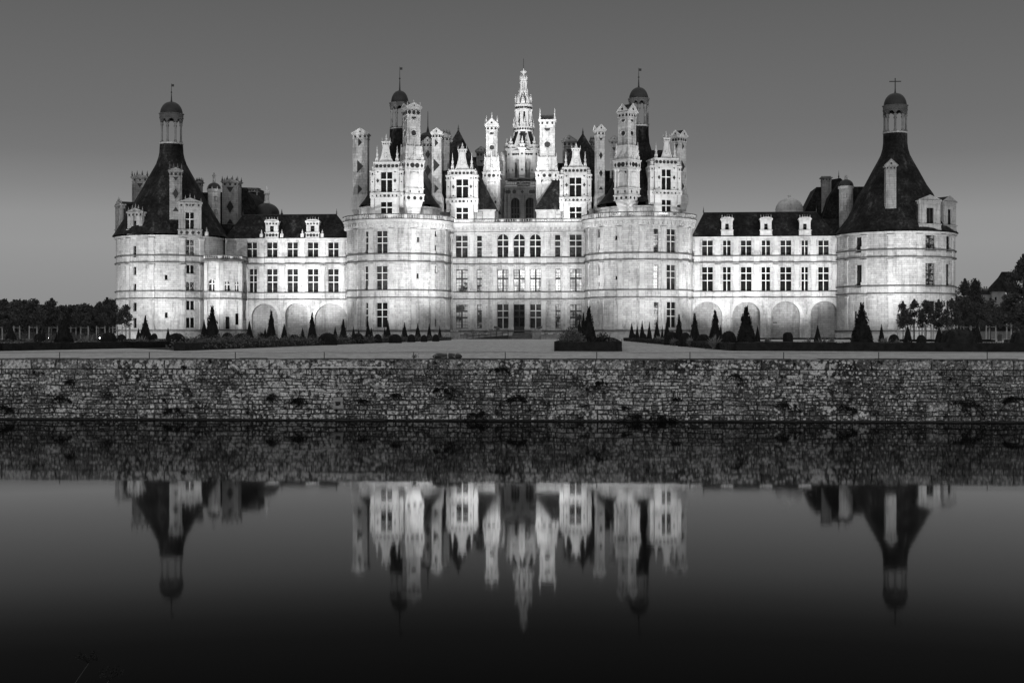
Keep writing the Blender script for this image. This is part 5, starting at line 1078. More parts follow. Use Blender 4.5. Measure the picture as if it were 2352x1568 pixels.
# white pipe and stone water spout on the wall
X0_, Y0_, Zp = wallpt(721, 842.7); X1_, Y1_, _ = wallpt(887, 844); mb = MB(); mb.tube([(X0_ + (X1_ - X0_) * i / 8, Yw(X0_ + (X1_ - X0_) * i / 8) - .13, Zp - .01 * sin(i * 1.1)) for i in range(9)], .022, 6); pipe = mb.build('conduit_pipe', plain('white_plastic', .6, .5, .3, .1)); tag(pipe, 'thin white pipe running just under the coping of the canal wall', 'pipe')
mb = MB(); mb.tube([(X1_, Yw(X1_) - .14, Zp), (X1_, Yw(X1_) - .14, Zp - .14)], .02, 5); mb.build('pipe_elbow', IRON, pipe)
Xs, Ys, Zs = wallpt(777.5, 926); mb = MB(); e = empty('stone_spout', (Xs, Yw(Xs), Zs - .2)); tag(e, 'pale square stone spout with a dark round hole in the canal wall', 'spout')
mb.box(-.19, .19, -.16, 0, 0, .1); mb.box(-.17, -.09, -.14, 0, .1, .3); mb.box(.09, .17, -.14, 0, .1, .3); mb.box(-.17, .17, -.13, 0, .27, .42); mb.box(-.14, .14, -.19, -.02, .03, .12); mb.build('spout_block', plain('spout_stone', .3, .9, .1, .3, 6), e)
mb = MB(); mb.face([(-.1 * 1 * cos(i * pi / 6) * 1.0, -.165, .27 - .12 * abs(sin(i * pi / 6)) if i <= 6 else .27) for i in range(7)]); mb.build('spout_hole', INLAY, e)
# ================================================================ PLANTS
def leaf_mat(name, v, var=.6):
    m, nt, b = newmat(name); ob = N(nt, 'ShaderNodeObjectInfo'); tc = N(nt, 'ShaderNodeTexCoord'); n = noise(nt, tc.outputs['Object'], 3.0, 4, .7)
    L(nt, ramp(nt, n, [(.3, v * (1 - var)), (.7, v * (1 + var))]), b.inputs['Base Color']); b.inputs['Roughness'].default_value = .75; b.inputs['Specular IOR Level'].default_value = .15; return m
YEW = leaf_mat('yew_foliage', .012); HEDGE = leaf_mat('box_hedge', .014); LEAF = leaf_mat('tree_leaves', .06); BUSH = leaf_mat('shrub_leaves', .022); GREY = leaf_mat('grey_foliage', .10); BLADE = leaf_mat('sword_leaves', .2, .4); FLOW = leaf_mat('flower_leaves', .09); BARK = plain('bark', .05, .9, .1); STAKE = plain('stake_wood', .38, .8, .1, .2); FOREST = leaf_mat('forest_leaves', .045)
def leafq(mb, c, s, rr, m=0, up=0):
    a = Vector((rr.gauss(0, 1), rr.gauss(0, 1), rr.gauss(0, 1) + up)).normalized(); b = a.orthogonal().normalized(); b = Matrix.Rotation(rr.random() * 6.28, 3, a) @ b; c = Vector(c); d = a.cross(b)
    mb.face([c + b * s, c + d * s * .45, c - b * s * .9, c - d * s * .5], m)
def cone_mesh(seed, shag, n=1500, convex=.1):
    """unit topiary cone: base radius 1, height 1"""
    rr = random.Random(seed); mb = MB(); prof = [(r_at(z_, convex) , z_) for z_ in [i / 10 for i in range(11)]]
    for i in range(20):
        for j in range(10):
            q = []
            for (ii, jj) in ((i, j), (i + 1, j), (i + 1, j + 1), (i, j + 1)):
                r, z_ = prof[jj]; a = 2 * pi * ii / 20; rn = random.Random((ii % 20) * 100 + jj + seed); r *= .9 + .1 * rn.random(); q.append((r * cos(a), r * sin(a), z_ * .985))
            mb.face(q)
    for _ in range(n):
        z_ = 1 - sqrt(rr.random()); a = rr.random() * 2 * pi; r = r_at(z_, convex) * (.93 + .1 * rr.random()); leafq_s(mb, (r * cos(a), r * sin(a), z_), .07, .028, rr)
    if shag:
        for _ in range(int(200 * shag)):
            z_ = .62 + .42 * rr.random(); r = (r_at(min(z_, .96), convex) + .08 * shag) * (.7 + .5 * rr.random()); a = rr.random() * 6.28; leafq_s(mb, (r * cos(a), r * sin(a), z_ + .03 * rr.random()), .12, .06, rr)
    return mb
def r_at(z_, c): return (1 - z_) * (1 + c * 4 * z_ * (1 - z_)) + .015
def leafq_s(mb, c, sx, sz, rr, m=0):
    a = rr.random() * 6.28; t = rr.uniform(-1.2, 1.2); c = Vector(c); b = Vector((cos(a) * cos(t) * sx, sin(a) * cos(t) * sx, sin(t) * sz)); d = Vector((-sin(a) * sx * .4, cos(a) * sx * .4, rr.uniform(-.4, .4) * sz)); mb.face([c + b, c + d, c - b, c - d], m)
PROTO = {}
def inst(key, maker, name, mat, loc, scale, rot):
    if key not in PROTO: o = maker().build(name, mat); PROTO[key] = o.data
    else: o = bpy.data.objects.new(name, PROTO[key]); COL.objects.link(o)
    o.location = loc; o.scale = scale; o.rotation_euler.z = rot; return o
def YL(u): k = (u - U0) / KF; return 23.0 / (.0675 - k)
def YR(u): k = (u - U0) / KF; return 10.2 / (k - .028)
rr = random.Random(11)
def cone(u, vt, hw, Y, kind, label, group='clipped yew cones of the parterre'):
    H = gz(vt, Y); o = inst('cone' + kind, lambda: cone_mesh({'n': 1, 's': 2, 't': 3}[kind], {'n': 0, 's': .9, 't': .35}[kind], convex={'n': .1, 's': .22, 't': .2}[kind]), 'topiary_cone', YEW, (gx(u, Y), Y, 0), (hw * Y / KF * 1.28, hw * Y / KF * 1.28, H), rr.random() * 6)
    tag(o, label, 'topiary', group); return o
ordn = ['first', 'second', 'third', 'fourth', 'fifth', 'sixth', 'seventh', 'eighth', 'ninth', 'tenth', 'eleventh', 'twelfth', 'thirteenth', 'fourteenth', 'fifteenth']
# big cones of the left bed, near row
cones = [
 (147,724,19.5,86,'n','large dark yew cone at the far left just behind the long front hedge'),
 (487.5,709,16,88,'s','large yew cone with a shaggy tip before the stair bay of the left tower'),
 (623,717.7,10.5,YL(623)+10,'s','shaggy-tipped yew cone at the first blind arch of the left wing'),
 (717,722.7,9.5,YL(717)+8,'s','slender shaggy-tipped yew cone between the second and third blind arches of the left wing'),
 (788.5,736.5,8,YL(788)+8,'s','shaggy-tipped yew cone at the seam of left wing and left keep tower'),
 (845.5,742.7,7,YL(845)+8,'t','yew cone under the narrow windows of the left keep tower'),
 (891,739,6.5,YL(891)+8,'t','yew cone under the broad windows of the left keep tower'),
 (929,742.7,7,YL(929)+8,'t','yew cone at the middle of the left keep tower, left of a similar one'),
 (959.7,744,6.3,YL(960)+8,'t','yew cone before the left keep tower, between its middle pilaster and its slit windows'),
 (986,745,5.3,YL(986)+8,'t','slim yew cone under the slit windows of the left keep tower'),
 (1010,750.7,4.4,YL(1010)+6,'t','last and smallest yew cone at the path end of the left bed'),
 (25,744,11,150,'n','dim squat yew cone at the left edge of the picture under the trees'),
 (100,750,4.5,185,'n','tiny yew cone deep under the staked trees on the left'),
 (318,752.7,5,185,'n','small yew cone close to the left of the round-topped cone before the left tower'),
 (334,727.7,12,128,'t','blunt-tipped yew cone before the left side of the left corner tower'),
 (386,751,4.5,185,'n','small lone yew cone before the middle of the left corner tower'),
 (469,733,8.5,130,'n','smooth yew cone just left of the large shaggy one by the stair bay'),
 (573,736,8,135,'n','smooth yew cone at the corner between stair bay and left wing'),
 (609,752,5,165,'n','small yew cone half hidden left of the shaggy one at the first blind arch'),
 (653,741.5,7.5,145,'n','smooth yew cone between the first and second blind arches of the left wing'),
 (695,751.5,4.8,185,'n','small smooth yew cone in front of the second blind arch of the left wing'),
 (770,749,5.5,170,'n','small smooth yew cone in front of the third blind arch of the left wing'),
 (812,749,5,170,'n','small yew cone beside the left edge of the left keep tower'),
 (824,752.7,3.3,190,'n','very small yew cone left of the narrow windows of the left keep tower'),
 (853,751.5,5,172,'n','small yew cone leaning against the right of the one under the narrow windows'),
 (883.7,750,4.2,180,'n','small yew cone just left of the one under the broad windows'),
 (1352.5,710,15.5,82,'s','largest yew cone in the small island bed before the right keep tower'),
 (1340,724,8,95,'s','middle yew cone in the island bed, half behind the largest one'),
 (1331,736,8,104,'t','lowest yew cone in the island bed, on the left of its group'),
 (1451,743,6,YR(1451)+6,'t','first yew cone at the path end of the right bed'),
 (1463.5,747.7,4.4,YR(1463)+4,'t','thin yew cone second from the path end of the right bed'),
 (1475,740,5.8,YR(1475)+5,'t','yew cone third from the path end of the right bed'),
 (1491.5,742,5.5,YR(1491)+5,'t','yew cone before the right keep tower, left of its narrow windows'),
 (1509,737.7,7.3,YR(1509)+5,'t','yew cone under the narrow windows of the right keep tower'),
 (1521,743.5,3,175,'n','very thin yew cone between the two window columns of the right keep tower'),
 (1531.7,735,7,YR(1532)+7,'t','yew cone under the broad windows of the right keep tower'),
 (1559.7,726.5,9,YR(1560)+5,'s','yew cone before the right side of the right keep tower'),
 (1595.5,724,10.5,YR(1595)+5,'s','yew cone at the seam of right keep tower and right wing'),
 (1642.5,717,13,YR(1642)+8,'s','bushy yew cone in the first blind arch of the right wing'),
 (1655,745,4.5,150,'n','small yew cone peeping out right of the bushy one at the right wing'),
 (1714,709,20,80,'s','very large yew cone with a wild tip before the right wing'),
 (1740,746.5,5.2,160,'n','small yew cone right of the very large one by the second blind arch'),
 (1878,749,7,140,'t','short yew cone among sword leaves in the fourth blind arch'),
 (1979.5,702,21.5,80,'s','tallest yew cone with a needle tip before the left side of the right corner tower'),
 (2024.7,746,5.5,150,'t','small yew cone before the middle of the right corner tower'),
 (2085,744,8,135,'n','yew cone under the leftmost staked tree on the right'),
 (2157,747,8,135,'n','yew cone under the staked trees before the right edge of the right corner tower'),
 (2245,742,9,130,'n','yew cone among the stakes beyond the right corner tower')]
for a in cones: cone(*a)
def ball_mesh(seed, boxy=0):
    r2 = random.Random(seed); mb = MB()
    def P(a, b):
        x, y, z_ = cos(a) * cos(b), sin(a) * cos(b), sin(b); k = 1 + .03 * sin(5 * a + seed) * cos(4 * b); p = .55 if boxy else .82
        f = lambda q: (abs(q) ** p) * (1 if q > 0 else -1); return (f(x) * k, f(y) * k, max(f(z_), -.15) * k)
    for i in range(22):
        for j in range(8): a0, a1 = 2 * pi * i / 22, 2 * pi * (i + 1) / 22; b0, b1 = -.15 + (pi / 2 + .15) * j / 8, -.15 + (pi / 2 + .15) * (j + 1) / 8; mb.face([P(a0, b0), P(a1, b0), P(a1, b1), P(a0, b1)])
    for _ in range(1400): a = r2.random() * 6.28; b = math.asin(r2.random()); p = P(a, b); k = .97 + .06 * r2.random(); leafq_s(mb, (p[0] * k, p[1] * k, p[2] * k), .06, .05, r2)
    return mb
def ball(u, vt, hw, Y, label, boxy=0, mat=None, group='rounded clipped shrubs of the parterre', dy=1):
    Z_ = gz(vt, Y); o = inst('ball%d%s' % (boxy, 'b' if mat else ''), lambda: ball_mesh(3 + boxy, boxy), 'clipped_shrub', mat or YEW, (gx(u, Y), Y, 0), (hw * Y / KF, hw * Y / KF * dy, Z_), rr.random() * (6 if not boxy else .2)); tag(o, label, 'shrub', group)
for a in [(91,765,12,120,'dim rounded shrub low under the staked trees on the left'),(250,763.5,18,95,'broad rounded shrub left of the left corner tower, beside the garden lamp'),(279,768,11,130,'low rounded shrub under the small tree by the left corner tower'),
 (354,766,8.5,130,'small rounded shrub right of the round-topped yew cone'),(405,765.7,22,92,'wide dome-shaped shrub before the middle of the left corner tower'),(522.5,764.5,14,105,'rounded shrub right of the large shaggy cone by the stair bay'),(559,766,25,100,'long low rounded shrub between stair bay and first blind arch'),
 (601,765,8,110,'rounded shrub tucked left of the cone in the first blind arch'),(676,769,15,115,'low rounded shrub before the second blind arch'),(752,765,21,110,'wide low rounded shrub before the third blind arch'),(822,766,15,125,'rounded shrub at the left edge of the left keep tower'),
 (868,767.5,9,135,'small rounded shrub between the two cones under the left keep tower windows'),(908,767.5,14,135,'low rounded shrub right of the broad windows cone'),(945,768,9,150,'rounded shrub in the middle of the left keep tower'),(974,769.5,7,155,'rounded shrub left of the slit window cone'),(1001,768,8,165,'last rounded shrub of the left bed beside the smallest cone'),
 (1455,766,7,165,'tiny rounded shrub behind the first cone of the right bed'),(1480,766.5,6,150,'small rounded shrub by the third cone of the right bed'),(1542,762,16,112,'rounded shrub under the broad windows of the right keep tower'),(1574,764,14,98,'rounded shrub left of the cone at the seam of tower and right wing'),(1615,768,18,92,'low spreading shrub before the left end of the right wing'),
 (1673.5,761,19,82,'big round ball shrub between the bushy cone and the very large cone'),(2053,768,12,120,'low rounded shrub before the right corner tower'),(2116,769.5,11,120,'low rounded shrub between two cones under the trees on the right')]: ball(*a)
ball(1809.6,763.5,10.7,160,'small square-clipped shrub in front of the third blind arch',1)
ball(2201,756.5,41,80,'very large clipped bush behind the hedge at the right',1,BUSH,dy=.6); ball(2349,760,26,80,'clipped bush cut by the right edge of the picture',1,BUSH,dy=.6)
# hedges
def hedge(pts, h, label, w=.55, closed=False, n_leaf=130, group='low clipped hedges'):
    mb = MB(); r3 = random.Random(len(label)); P = [Vector(p) for p in pts]; cx, cy = P[0].x, P[0].y; P = [p - Vector((cx, cy)) for p in P]
    if closed: P = P + [P[0]]
    for p, q in zip(P, P[1:]):
        d = (q - p); L_ = d.length; d.normalize(); n = Vector((-d.y, d.x)); k = max(1, int(L_ / .5)); ww = w / 2
        prev = None
        for i in range(k + 1):
            c = p + d * (L_ * i / k); j = lambda: (r3.random() - .5) * .07
            cur = [(c.x + n.x * (ww + j()), c.y + n.y * (ww + j()), 0), (c.x + n.x * (ww + j()), c.y + n.y * (ww + j()), h + j()), (c.x - n.x * (ww + j()), c.y - n.y * (ww + j()), h + j()), (c.x - n.x * (ww + j()), c.y - n.y * (ww + j()), 0)]
            if prev:
                for m_ in range(3): mb.face([prev[m_], cur[m_], cur[m_ + 1], prev[m_ + 1]])
            elif True: mb.face(cur)
            prev = cur
        mb.face(prev)
        for _ in range(int(min(L_, 60) * n_leaf)):
            c = p + d * (L_ * r3.random()); s_ = r3.random()
            if s_ < .4: o = n * (r3.random() - .5) * w; pt = (c.x + o.x, c.y + o.y, h + .01)
            else: sd = -1 if r3.random() < .5 else 1; o = n * sd * (ww + .01); pt = (c.x + o.x, c.y + o.y, h * r3.random())
            leafq(mb, pt, .035, r3)
    o = mb.build('low_hedge', HEDGE, loc=(cx, cy, 0)); tag(o, label, 'hedge', group); return o
def gp(u, v): Y = HC * KF / (v - V0); return (gx(u, Y), Y)
hedge([gp(-110, 806.5), gp(0, 806), gp(425, 797)], .42, 'long low hedge along the front of the far left bed')
hedge([gp(455, 792.5), gp(412, 805.5), gp(1033, 781)], .42, 'low hedge along the left side of the gravel court')
hedge([gp(-60, 786), gp(130, 785.5)], .3, 'short low hedge deep in the left garden under the trees', n_leaf=40); hedge([gp(165, 784.6), gp(470, 783)], .3, 'low rear hedge before the left corner tower', n_leaf=30)
hedge([gp(1286, 806.5), gp(1416, 807), gp(1404, 786), gp(1312, 785)], .5, 'square clipped hedge around the island bed', closed=True)
hedge([gp(1437, 782.7), gp(1690, 805.5)], .42, 'low hedge along the right side of the gravel court')
hedge([gp(1691, 805.5), gp(2600, 809)], .46, 'long low hedge along the front of the right bed')
hedge([gp(1740, 779.5), gp(1962, 779.5)], .28, 'low rear hedge before the blind arches of the right wing', n_leaf=20); hedge([gp(2045, 784.5), gp(2284, 785.5)], .3, 'low rear hedge before the right corner tower', n_leaf=30); hedge([gp(2308, 788), gp(2450, 788)], .35, 'low rear hedge at the right edge of the picture', n_leaf=30)
# bed soil and low planting
SZ = [.004]
def soil(pts, name='flower_bed'):
    SZ[0] += .004; mb = MB(); mb.face([(x, y, SZ[0]) for x, y in pts]); tag(mb.build(name, SOIL), kind='structure')
A_ = gp(414, 805); B_ = gp(1033, 781.2)
soil([A_, B_, (B_[0] - 12, B_[1] + 8), (A_[0] - 14, B_[1]), (A_[0] - 16, A_[1] + 30), (A_[0] - 2, A_[1] + 4)]); A2, B2, C2_ = gp(1690, 805), gp(1437, 783), gp(2600, 808.5); soil([A2, C2_, (C2_[0], C2_[1] + 20), (A2[0] + 22, 104), (A2[0] + 20, 190), (B2[0] + 3, 190), B2]); soil([gp(1286, 806), gp(1416, 806.5), gp(1404, 786.5), gp(1312, 785.5)]); soil([gp(-110, 806), gp(425, 797), gp(428, 790), gp(-100, 790)])
def planting(name, label, spots, n, h, mat, s=.07, seed=1, fl=.0):
    mb = MB(); r4 = random.Random(seed)
    for (u, Y, hw, hh) in spots:
        for _ in range(n):
            a = r4.random() * 6.28; q = sqrt(r4.random()); X_ = gx(u, Y) + cos(a) * q * hw; y_ = Y + sin(a) * q * hw * 1.2; z_ = hh * (r4.random() ** .6) * (1 - .5 * q) * (1 + .25 * sin(X_ * 7)); leafq(mb, (X_, y_, z_), s * (.6 + .8 * r4.random()), r4, 0)
    o = mb.build(name, mat); tag(o, label, 'plants', kind='stuff'); return o
planting('flower_border', 'mixed low flowers and leaves filling the left bed beside the court', [(u, YL(u) + 3 + (i % 3) * 1.6, 1.5, .7 + .25 * (i % 2)) for i, u in enumerate(range(440, 1025, 8))], 230, .5, FLOW, .07, 3)
planting('flower_border', 'darker shrubby growth further back in the left bed', [(u, YL(u) + 8 + (i % 3) * 3, 2.2, .75) for i, u in enumerate(range(500, 1000, 12))], 150, .6, BUSH, .1, 4)
planting('flower_border', 'low flowers and leaves filling the right bed beside the court', [(u, YR(u) + 3 + (i % 3) * 1.5, 1.1, .45) for i, u in enumerate(range(1445, 1690, 7))], 110, .5, BUSH, .07, 5)
planting('flower_border', 'low scattered planting behind the front hedge of the right bed', [(u, 84 + (i % 4) * 5, 1.3, .42) for i, u in enumerate(range(1700, 2340, 23))], 90, .5, FLOW, .06, 6)
planting('flower_border', 'grey undergrowth of shrubs around the stakes in the left garden', [(u, 203 + (i % 4) * 4, 2.6, .7 + .5 * (i % 3)) for i, u in enumerate(range(-10, 262, 6))], 120, .9, FLOW, .13, 17)
planting('flower_border', 'low scattered planting behind the front hedge at the far left', [(u, 100 + (i % 4) * 12, 1.8, .5) for i, u in enumerate(range(0, 420, 17))], 110, .5, FLOW, .08, 7)
def loose_bush(u, Y, hw, vt, mat, label, n=900, s=.07, seed=1):
    r5 = random.Random(seed); mb = MB(); H = gz(vt, Y)
    for _ in range(9): a = r5.random() * 6.28; mb.tube([(0, 0, 0), (cos(a) * hw * .3, sin(a) * hw * .3, H * .5), (cos(a) * hw * .6, sin(a) * hw * .6, H * .95)], [.02, .014, .006], 4)
    for _ in range(n): a = r5.random() * 6.28; b = r5.random(); q = r5.random() ** .4; leafq(mb, (cos(a) * q * hw * sqrt(1 - b * b), sin(a) * q * hw * sqrt(1 - b * b), H * (.08 + .92 * q * b) * (1 + .1 * sin(a * 5))), s, r5)
    o = mb.build('leafy_bush', mat, loc=(gx(u, Y), Y, 0)); tag(o, label, 'bush', 'loose bushes in the beds')
loose_bush(1314, 80, 1.0, 757, GREY, 'greyish feathery bush at the left of the island bed', 2600, .06, 1); loose_bush(1384, 79, .8, 766, BUSH, 'dark flowering bush with rose stems at the right of the island bed', 1200, .07, 2); loose_bush(1403, 76, .5, 777, FLOW, 'small spindly bush in the right corner of the island bed', 350, .06, 3)
loose_bush(1313, 100, .8, 750, BUSH, 'dark bush behind the greyish one in the island bed', 900, .08, 4); loose_bush(520, 84, 1.1, 772, FLOW, 'pale feathery bush right of the large shaggy cone by the stair bay', 900, .07, 5); loose_bush(458, 84, .6, 775, FLOW, 'small pale bush left of the large shaggy cone by the stair bay', 400, .07, 6)
def blades(u, Y, H, hw, label, n=60, seed=1):
    r6 = random.Random(seed); mb = MB()
    for _ in range(n):
        a = r6.random() * 6.28; t = r6.random() ** .7 * 1.0; L_ = H * (.7 + .4 * r6.random()); w_ = .035; d = Vector((cos(a), sin(a), 0)); pn = Vector((-sin(a), cos(a), 0)); b = d * .1 * r6.random()
        p1 = b + d * sin(t) * L_ * .55 * hw / H + Vector((0, 0, cos(t) * L_ * .62)); p2 = b + d * sin(t) * L_ * hw / H * 1.0 + Vector((0, 0, cos(t) * L_ * (1.0 - .25 * t)))
        mb.face([b - pn * w_, b + pn * w_, p1 + pn * w_, p1 - pn * w_]); mb.face([p1 - pn * w_, p1 + pn * w_, p2])
    o = mb.build('sword_leaf_clump', BLADE, loc=(gx(u, Y), Y, 0)); tag(o, label, 'plant', 'clumps of sword-shaped leaves')
for i, a in enumerate([(202,84,.95,.95,'big clump of sword-shaped leaves left of the garden lamp'),(325,100,.9,1.1,'big clump of sword leaves at the foot of the round-topped cone'),(365,108,.7,.8,'clump of sword leaves right of the small rounded shrub'),(446,110,.7,.8,'clump of sword leaves left of the stair bay'),(68,120,.6,.8,'dim clump of sword leaves under the left trees'),(240,84,.4,.4,'small clump of sword leaves at the foot of the broad shrub'),
   (1466,160,.8,.7,'pale clump of sword leaves near the path end of the right bed'),(1512,130,.9,.8,'clump of sword leaves before the narrow windows of the right keep tower'),(1527,120,.8,.7,'clump of sword leaves right of the cone under the narrow windows'),(1548,105,.7,.6,'clump of sword leaves under the broad windows of the right keep tower'),(1587,94,.8,.7,'clump of sword leaves before the seam of tower and right wing'),
   (1641,79,1.0,.75,'spiky clump of sword leaves left of the big ball shrub'),(1680,79,.4,.4,'small spiky clump at the foot of the big ball shrub'),(1752,79,.5,.5,'thin clump of blades right of the very large cone'),(1857,84,.75,.6,'spiky clump of sword leaves before the fourth blind arch'),(1888,82,.85,.7,'tall clump of sword leaves over the short yew cone'),(1905,100,.6,.6,'low clump of blades right of the short yew cone'),
   (2030,81,.9,.9,'large fan of sword leaves right of the tallest yew cone'),(2005,82,.6,.6,'fan of blades touching the tallest yew cone'),(2062,110,.6,.6,'small fan of blades left of the staked trees'),(1763,130,.7,.7,'lit fan of blades before the third blind arch'),(1912,140,.6,.5,'small plant tuft at the foot of the right corner tower')]): blades(*a[:5], 70, i)
# ---- staked young trees
def crown_mesh(seed, n=1500, s=.1):
    """unit crown: radius 1, height 2 from z=0"""
    r7 = random.Random(seed); mb = MB(); cl = []
    for _ in range(26):
        z_ = r7.random() * 1.75 + .1; rm = .85 * min(1, (z_ + .25) / .55) * (1 if z_ < .6 else max(.12, 1 - (z_ - .6) / 1.45)); a = r7.random() * 6.28; q = sqrt(r7.random()) * rm; cl.append((q * cos(a), q * sin(a), z_, .24 + .16 * r7.random()))
    cl += [(0, 0, 1.95, .07), (.02, 0, 1.82, .1), (.05, 0, 1.68, .14), (0, .04, 1.5, .2)]
    for _ in range(n):
        c = r7.choice(cl); v = Vector((r7.gauss(0, 1), r7.gauss(0, 1), r7.gauss(0, 1))).normalized() * c[3] * r7.random() ** .35; leafq(mb, (c[0] + v.x, c[1] + v.y, c[2] + v.z * .75), s * (.6 + .7 * r7.random()), r7)
    return mb
def trunk_mesh(h, r=.07, cr=1.0, ch=2.0, seed=0):
    r8 = random.Random(seed); mb = MB(); mb.tube([(0, 0, 0), (.02, .01, h * .6), (0, .02, h + ch * .45), (0, 0, h + ch * .8)], [r, r * .8, r * .5, r * .15], 7)
    for _ in range(9): a = r8.random() * 6.28; z_ = h + ch * r8.random() * .5; mb.tube([(0, 0, z_), (cos(a) * cr * .35, sin(a) * cr * .35, z_ + ch * .14), (cos(a) * cr * .75, sin(a) * cr * .75, z_ + ch * .22)], [r * .45, r * .3, r * .1], 5)
    return mb
def tree(u, vt, vb, hw, Y, seed, label, group='young staked trees', name='young_tree', mat=None, big=False):
    zt, zb = gz(vt, Y), gz(vb, Y); r = hw * Y / KF; e = empty(name, (gx(u, Y), Y, 0)); tag(e, label, 'tree', group)
    key = ('bigcrown%d' if big else 'crown%d') % (seed % 3)
    c = inst(key + (mat.name if mat else ''), lambda: crown_mesh(seed % 3 + 20, 6500 if big else 2600, .055 if big else .085), 'crown', mat or LEAF, (0, 0, zb), (r * 1.3, r * 1.3, (zt - zb) / 2), seed * 1.3); c.parent = e
    t = trunk_mesh(zb, .09 if not big else .3, r, zt - zb, seed).build('trunk', BARK, e); return e
def stakes(u, Y, seed, label, H=2.15):
    e = empty('tree_stake_frame', (gx(u, Y), Y, 0), seed * .7); tag(e, label, 'stakes', 'wooden stakes around the young trees')
    for i in range(3): a = 2 * pi * i / 3; mb = MB(); mb.tube([(.75 * cos(a), .75 * sin(a), 0), (.72 * cos(a), .72 * sin(a), H)], .09, 6); mb.build('post', STAKE, e)
    mb = MB()
    for i in range(3): a, b = 2 * pi * i / 3, 2 * pi * (i + 1) / 3; mb.tube([(.74 * cos(a), .74 * sin(a), H - .25), (.74 * cos(b), .74 * sin(b), H - .25)], .05, 5)
    mb.build('crossbar', STAKE, e)
lt = [(-8,700,748,24,200),(32,688,747,26,200),(77,687,748,25,200),(119,685,749,26,205),(162,700,748,22,210),(195,697,748,24,205),(228,694,749,24,205),(258,690,749,24,212),(289,700,749,18,200)]
lw = ['cut by the left edge of the picture','nearest the left edge that is seen whole','second from the left edge','just left of the large yew cone','half hidden by the large yew cone','right of the large yew cone','above the garden lamp','just left of the left corner tower','standing against the left corner tower']
for i, (u, vt, vb, hw, Y) in enumerate(lt):
    tree(u, vt, vb, hw, Y, i, 'young staked tree ' + lw[i]); stakes(u + (2 if i < 8 else 3), Y + .5, i, 'wooden stakes of the young tree ' + lw[i])
rt = [(2074,692,752,19,190),(2100,687,750,18,195),(2127,690,750,19,192),(2156,688,752,21,188),(2187,685,753,21,186),(2216,683,752,22,190),(2243,690,750,20,196),(2275,685,752,24,186),(2325,672,752,36,150),(2372,680,752,34,150)]
rw = ['first from the left before the right corner tower','second from the left before the right corner tower','third from the left before the right corner tower','before the big windows of the right corner tower','at the right edge of the right corner tower','first one clear of the tower on the right','above the yew cone beyond the tower','in front of the distant house','large one near the right edge of the picture','cut by the right edge of the picture']
for i, (u, vt, vb, hw, Y) in enumerate(rt):
    tree(u, vt, vb, hw, Y, i + 3, 'dark young tree ' + rw[i]); stakes(u, Y + .5, i + 4, 'wooden stakes of the dark young tree ' + rw[i])
# ---- big trees and wood behind
tree(2216, 640, 748, 26, 275, 1, 'tall broad tree just right of the right corner tower', 'large background trees', 'large_tree', FOREST, True); tree(2240, 642, 744, 22, 290, 2, 'second tall tree right of the right corner tower', 'large background trees', 'large_tree', FOREST, True)
tree(2352, 584, 750, 42, 210, 4, 'very large dark tree at the right edge of the picture', 'large background trees', 'large_tree', FOREST, True); tree(2290, 712, 752, 30, 280, 2, 'dark tree below the distant house', 'large background trees', 'large_tree', FOREST, True); tree(2262, 700, 752, 24, 285, 5, 'dark tree left of the distant house', 'large background trees', 'large_tree', FOREST, True)
tree(2192, 668, 752, 20, 290, 3, 'tree partly behind the right edge of the right corner tower', 'large background trees', 'large_tree', FOREST, True)
tree(246, 683, 752, 26, 300, 6, 'tall tree just left of the left corner tower', 'large background trees', 'large_tree', FOREST, True); tree(268, 686, 752, 22, 310, 7, 'tall tree half behind the left corner tower', 'large background trees', 'large_tree', FOREST, True)
def wood(name, label, segs, Y, seed, n, s=.9):
    mb = MB(); r9 = random.Random(seed)
    for (u0, u1, va, vb_) in segs:
        k = int((u1 - u0) / 7) + 1
        for i in range(k):
            f = (i + .5) / k; u = u0 + (u1 - u0) * f; vt = va + (vb_ - va) * f + r9.uniform(-5, 6); yy = Y + r9.uniform(0, 50); X_ = gx(u, yy); H = gz(vt, yy); R = r9.uniform(2.2, 4.2)
            for _ in range(n):
                a = r9.random() * 6.28; z_ = r9.random() ** .8; rm = R * (1.0 if z_ < .7 else (1 - (z_ - .7) / .3 * .85)); q = r9.random() ** .4; leafq(mb, (X_ + cos(a) * rm * q, yy + sin(a) * rm * q, z_ * H), s * (.5 + .7 * r9.random()), r9)
    o = mb.build(name, FOREST); tag(o, label, 'woodland', kind='stuff')
wood('woodland', 'far-off dark woodland along the left horizon', [(-60, 60, 690, 694), (60, 240, 704, 705), (225, 290, 698, 690)], 420, 1, 330); wood('woodland', 'dark undergrowth beyond the left garden', [(-60, 100, 716, 722), (100, 290, 722, 712)], 262, 2, 260, .6)
wood('woodland', 'dark trees beyond the right garden', [(2196, 2420, 706, 700)], 262, 3, 330, .6)
mb = MB(); mb.box(gx(-200, 560), gx(262, 560), 560, 570, 0, gz(706, 560)); tag(mb.build('distant_wood_edge', FOREST), 'solid dark edge of the distant wood on the left horizon', 'woodland', kind='stuff')
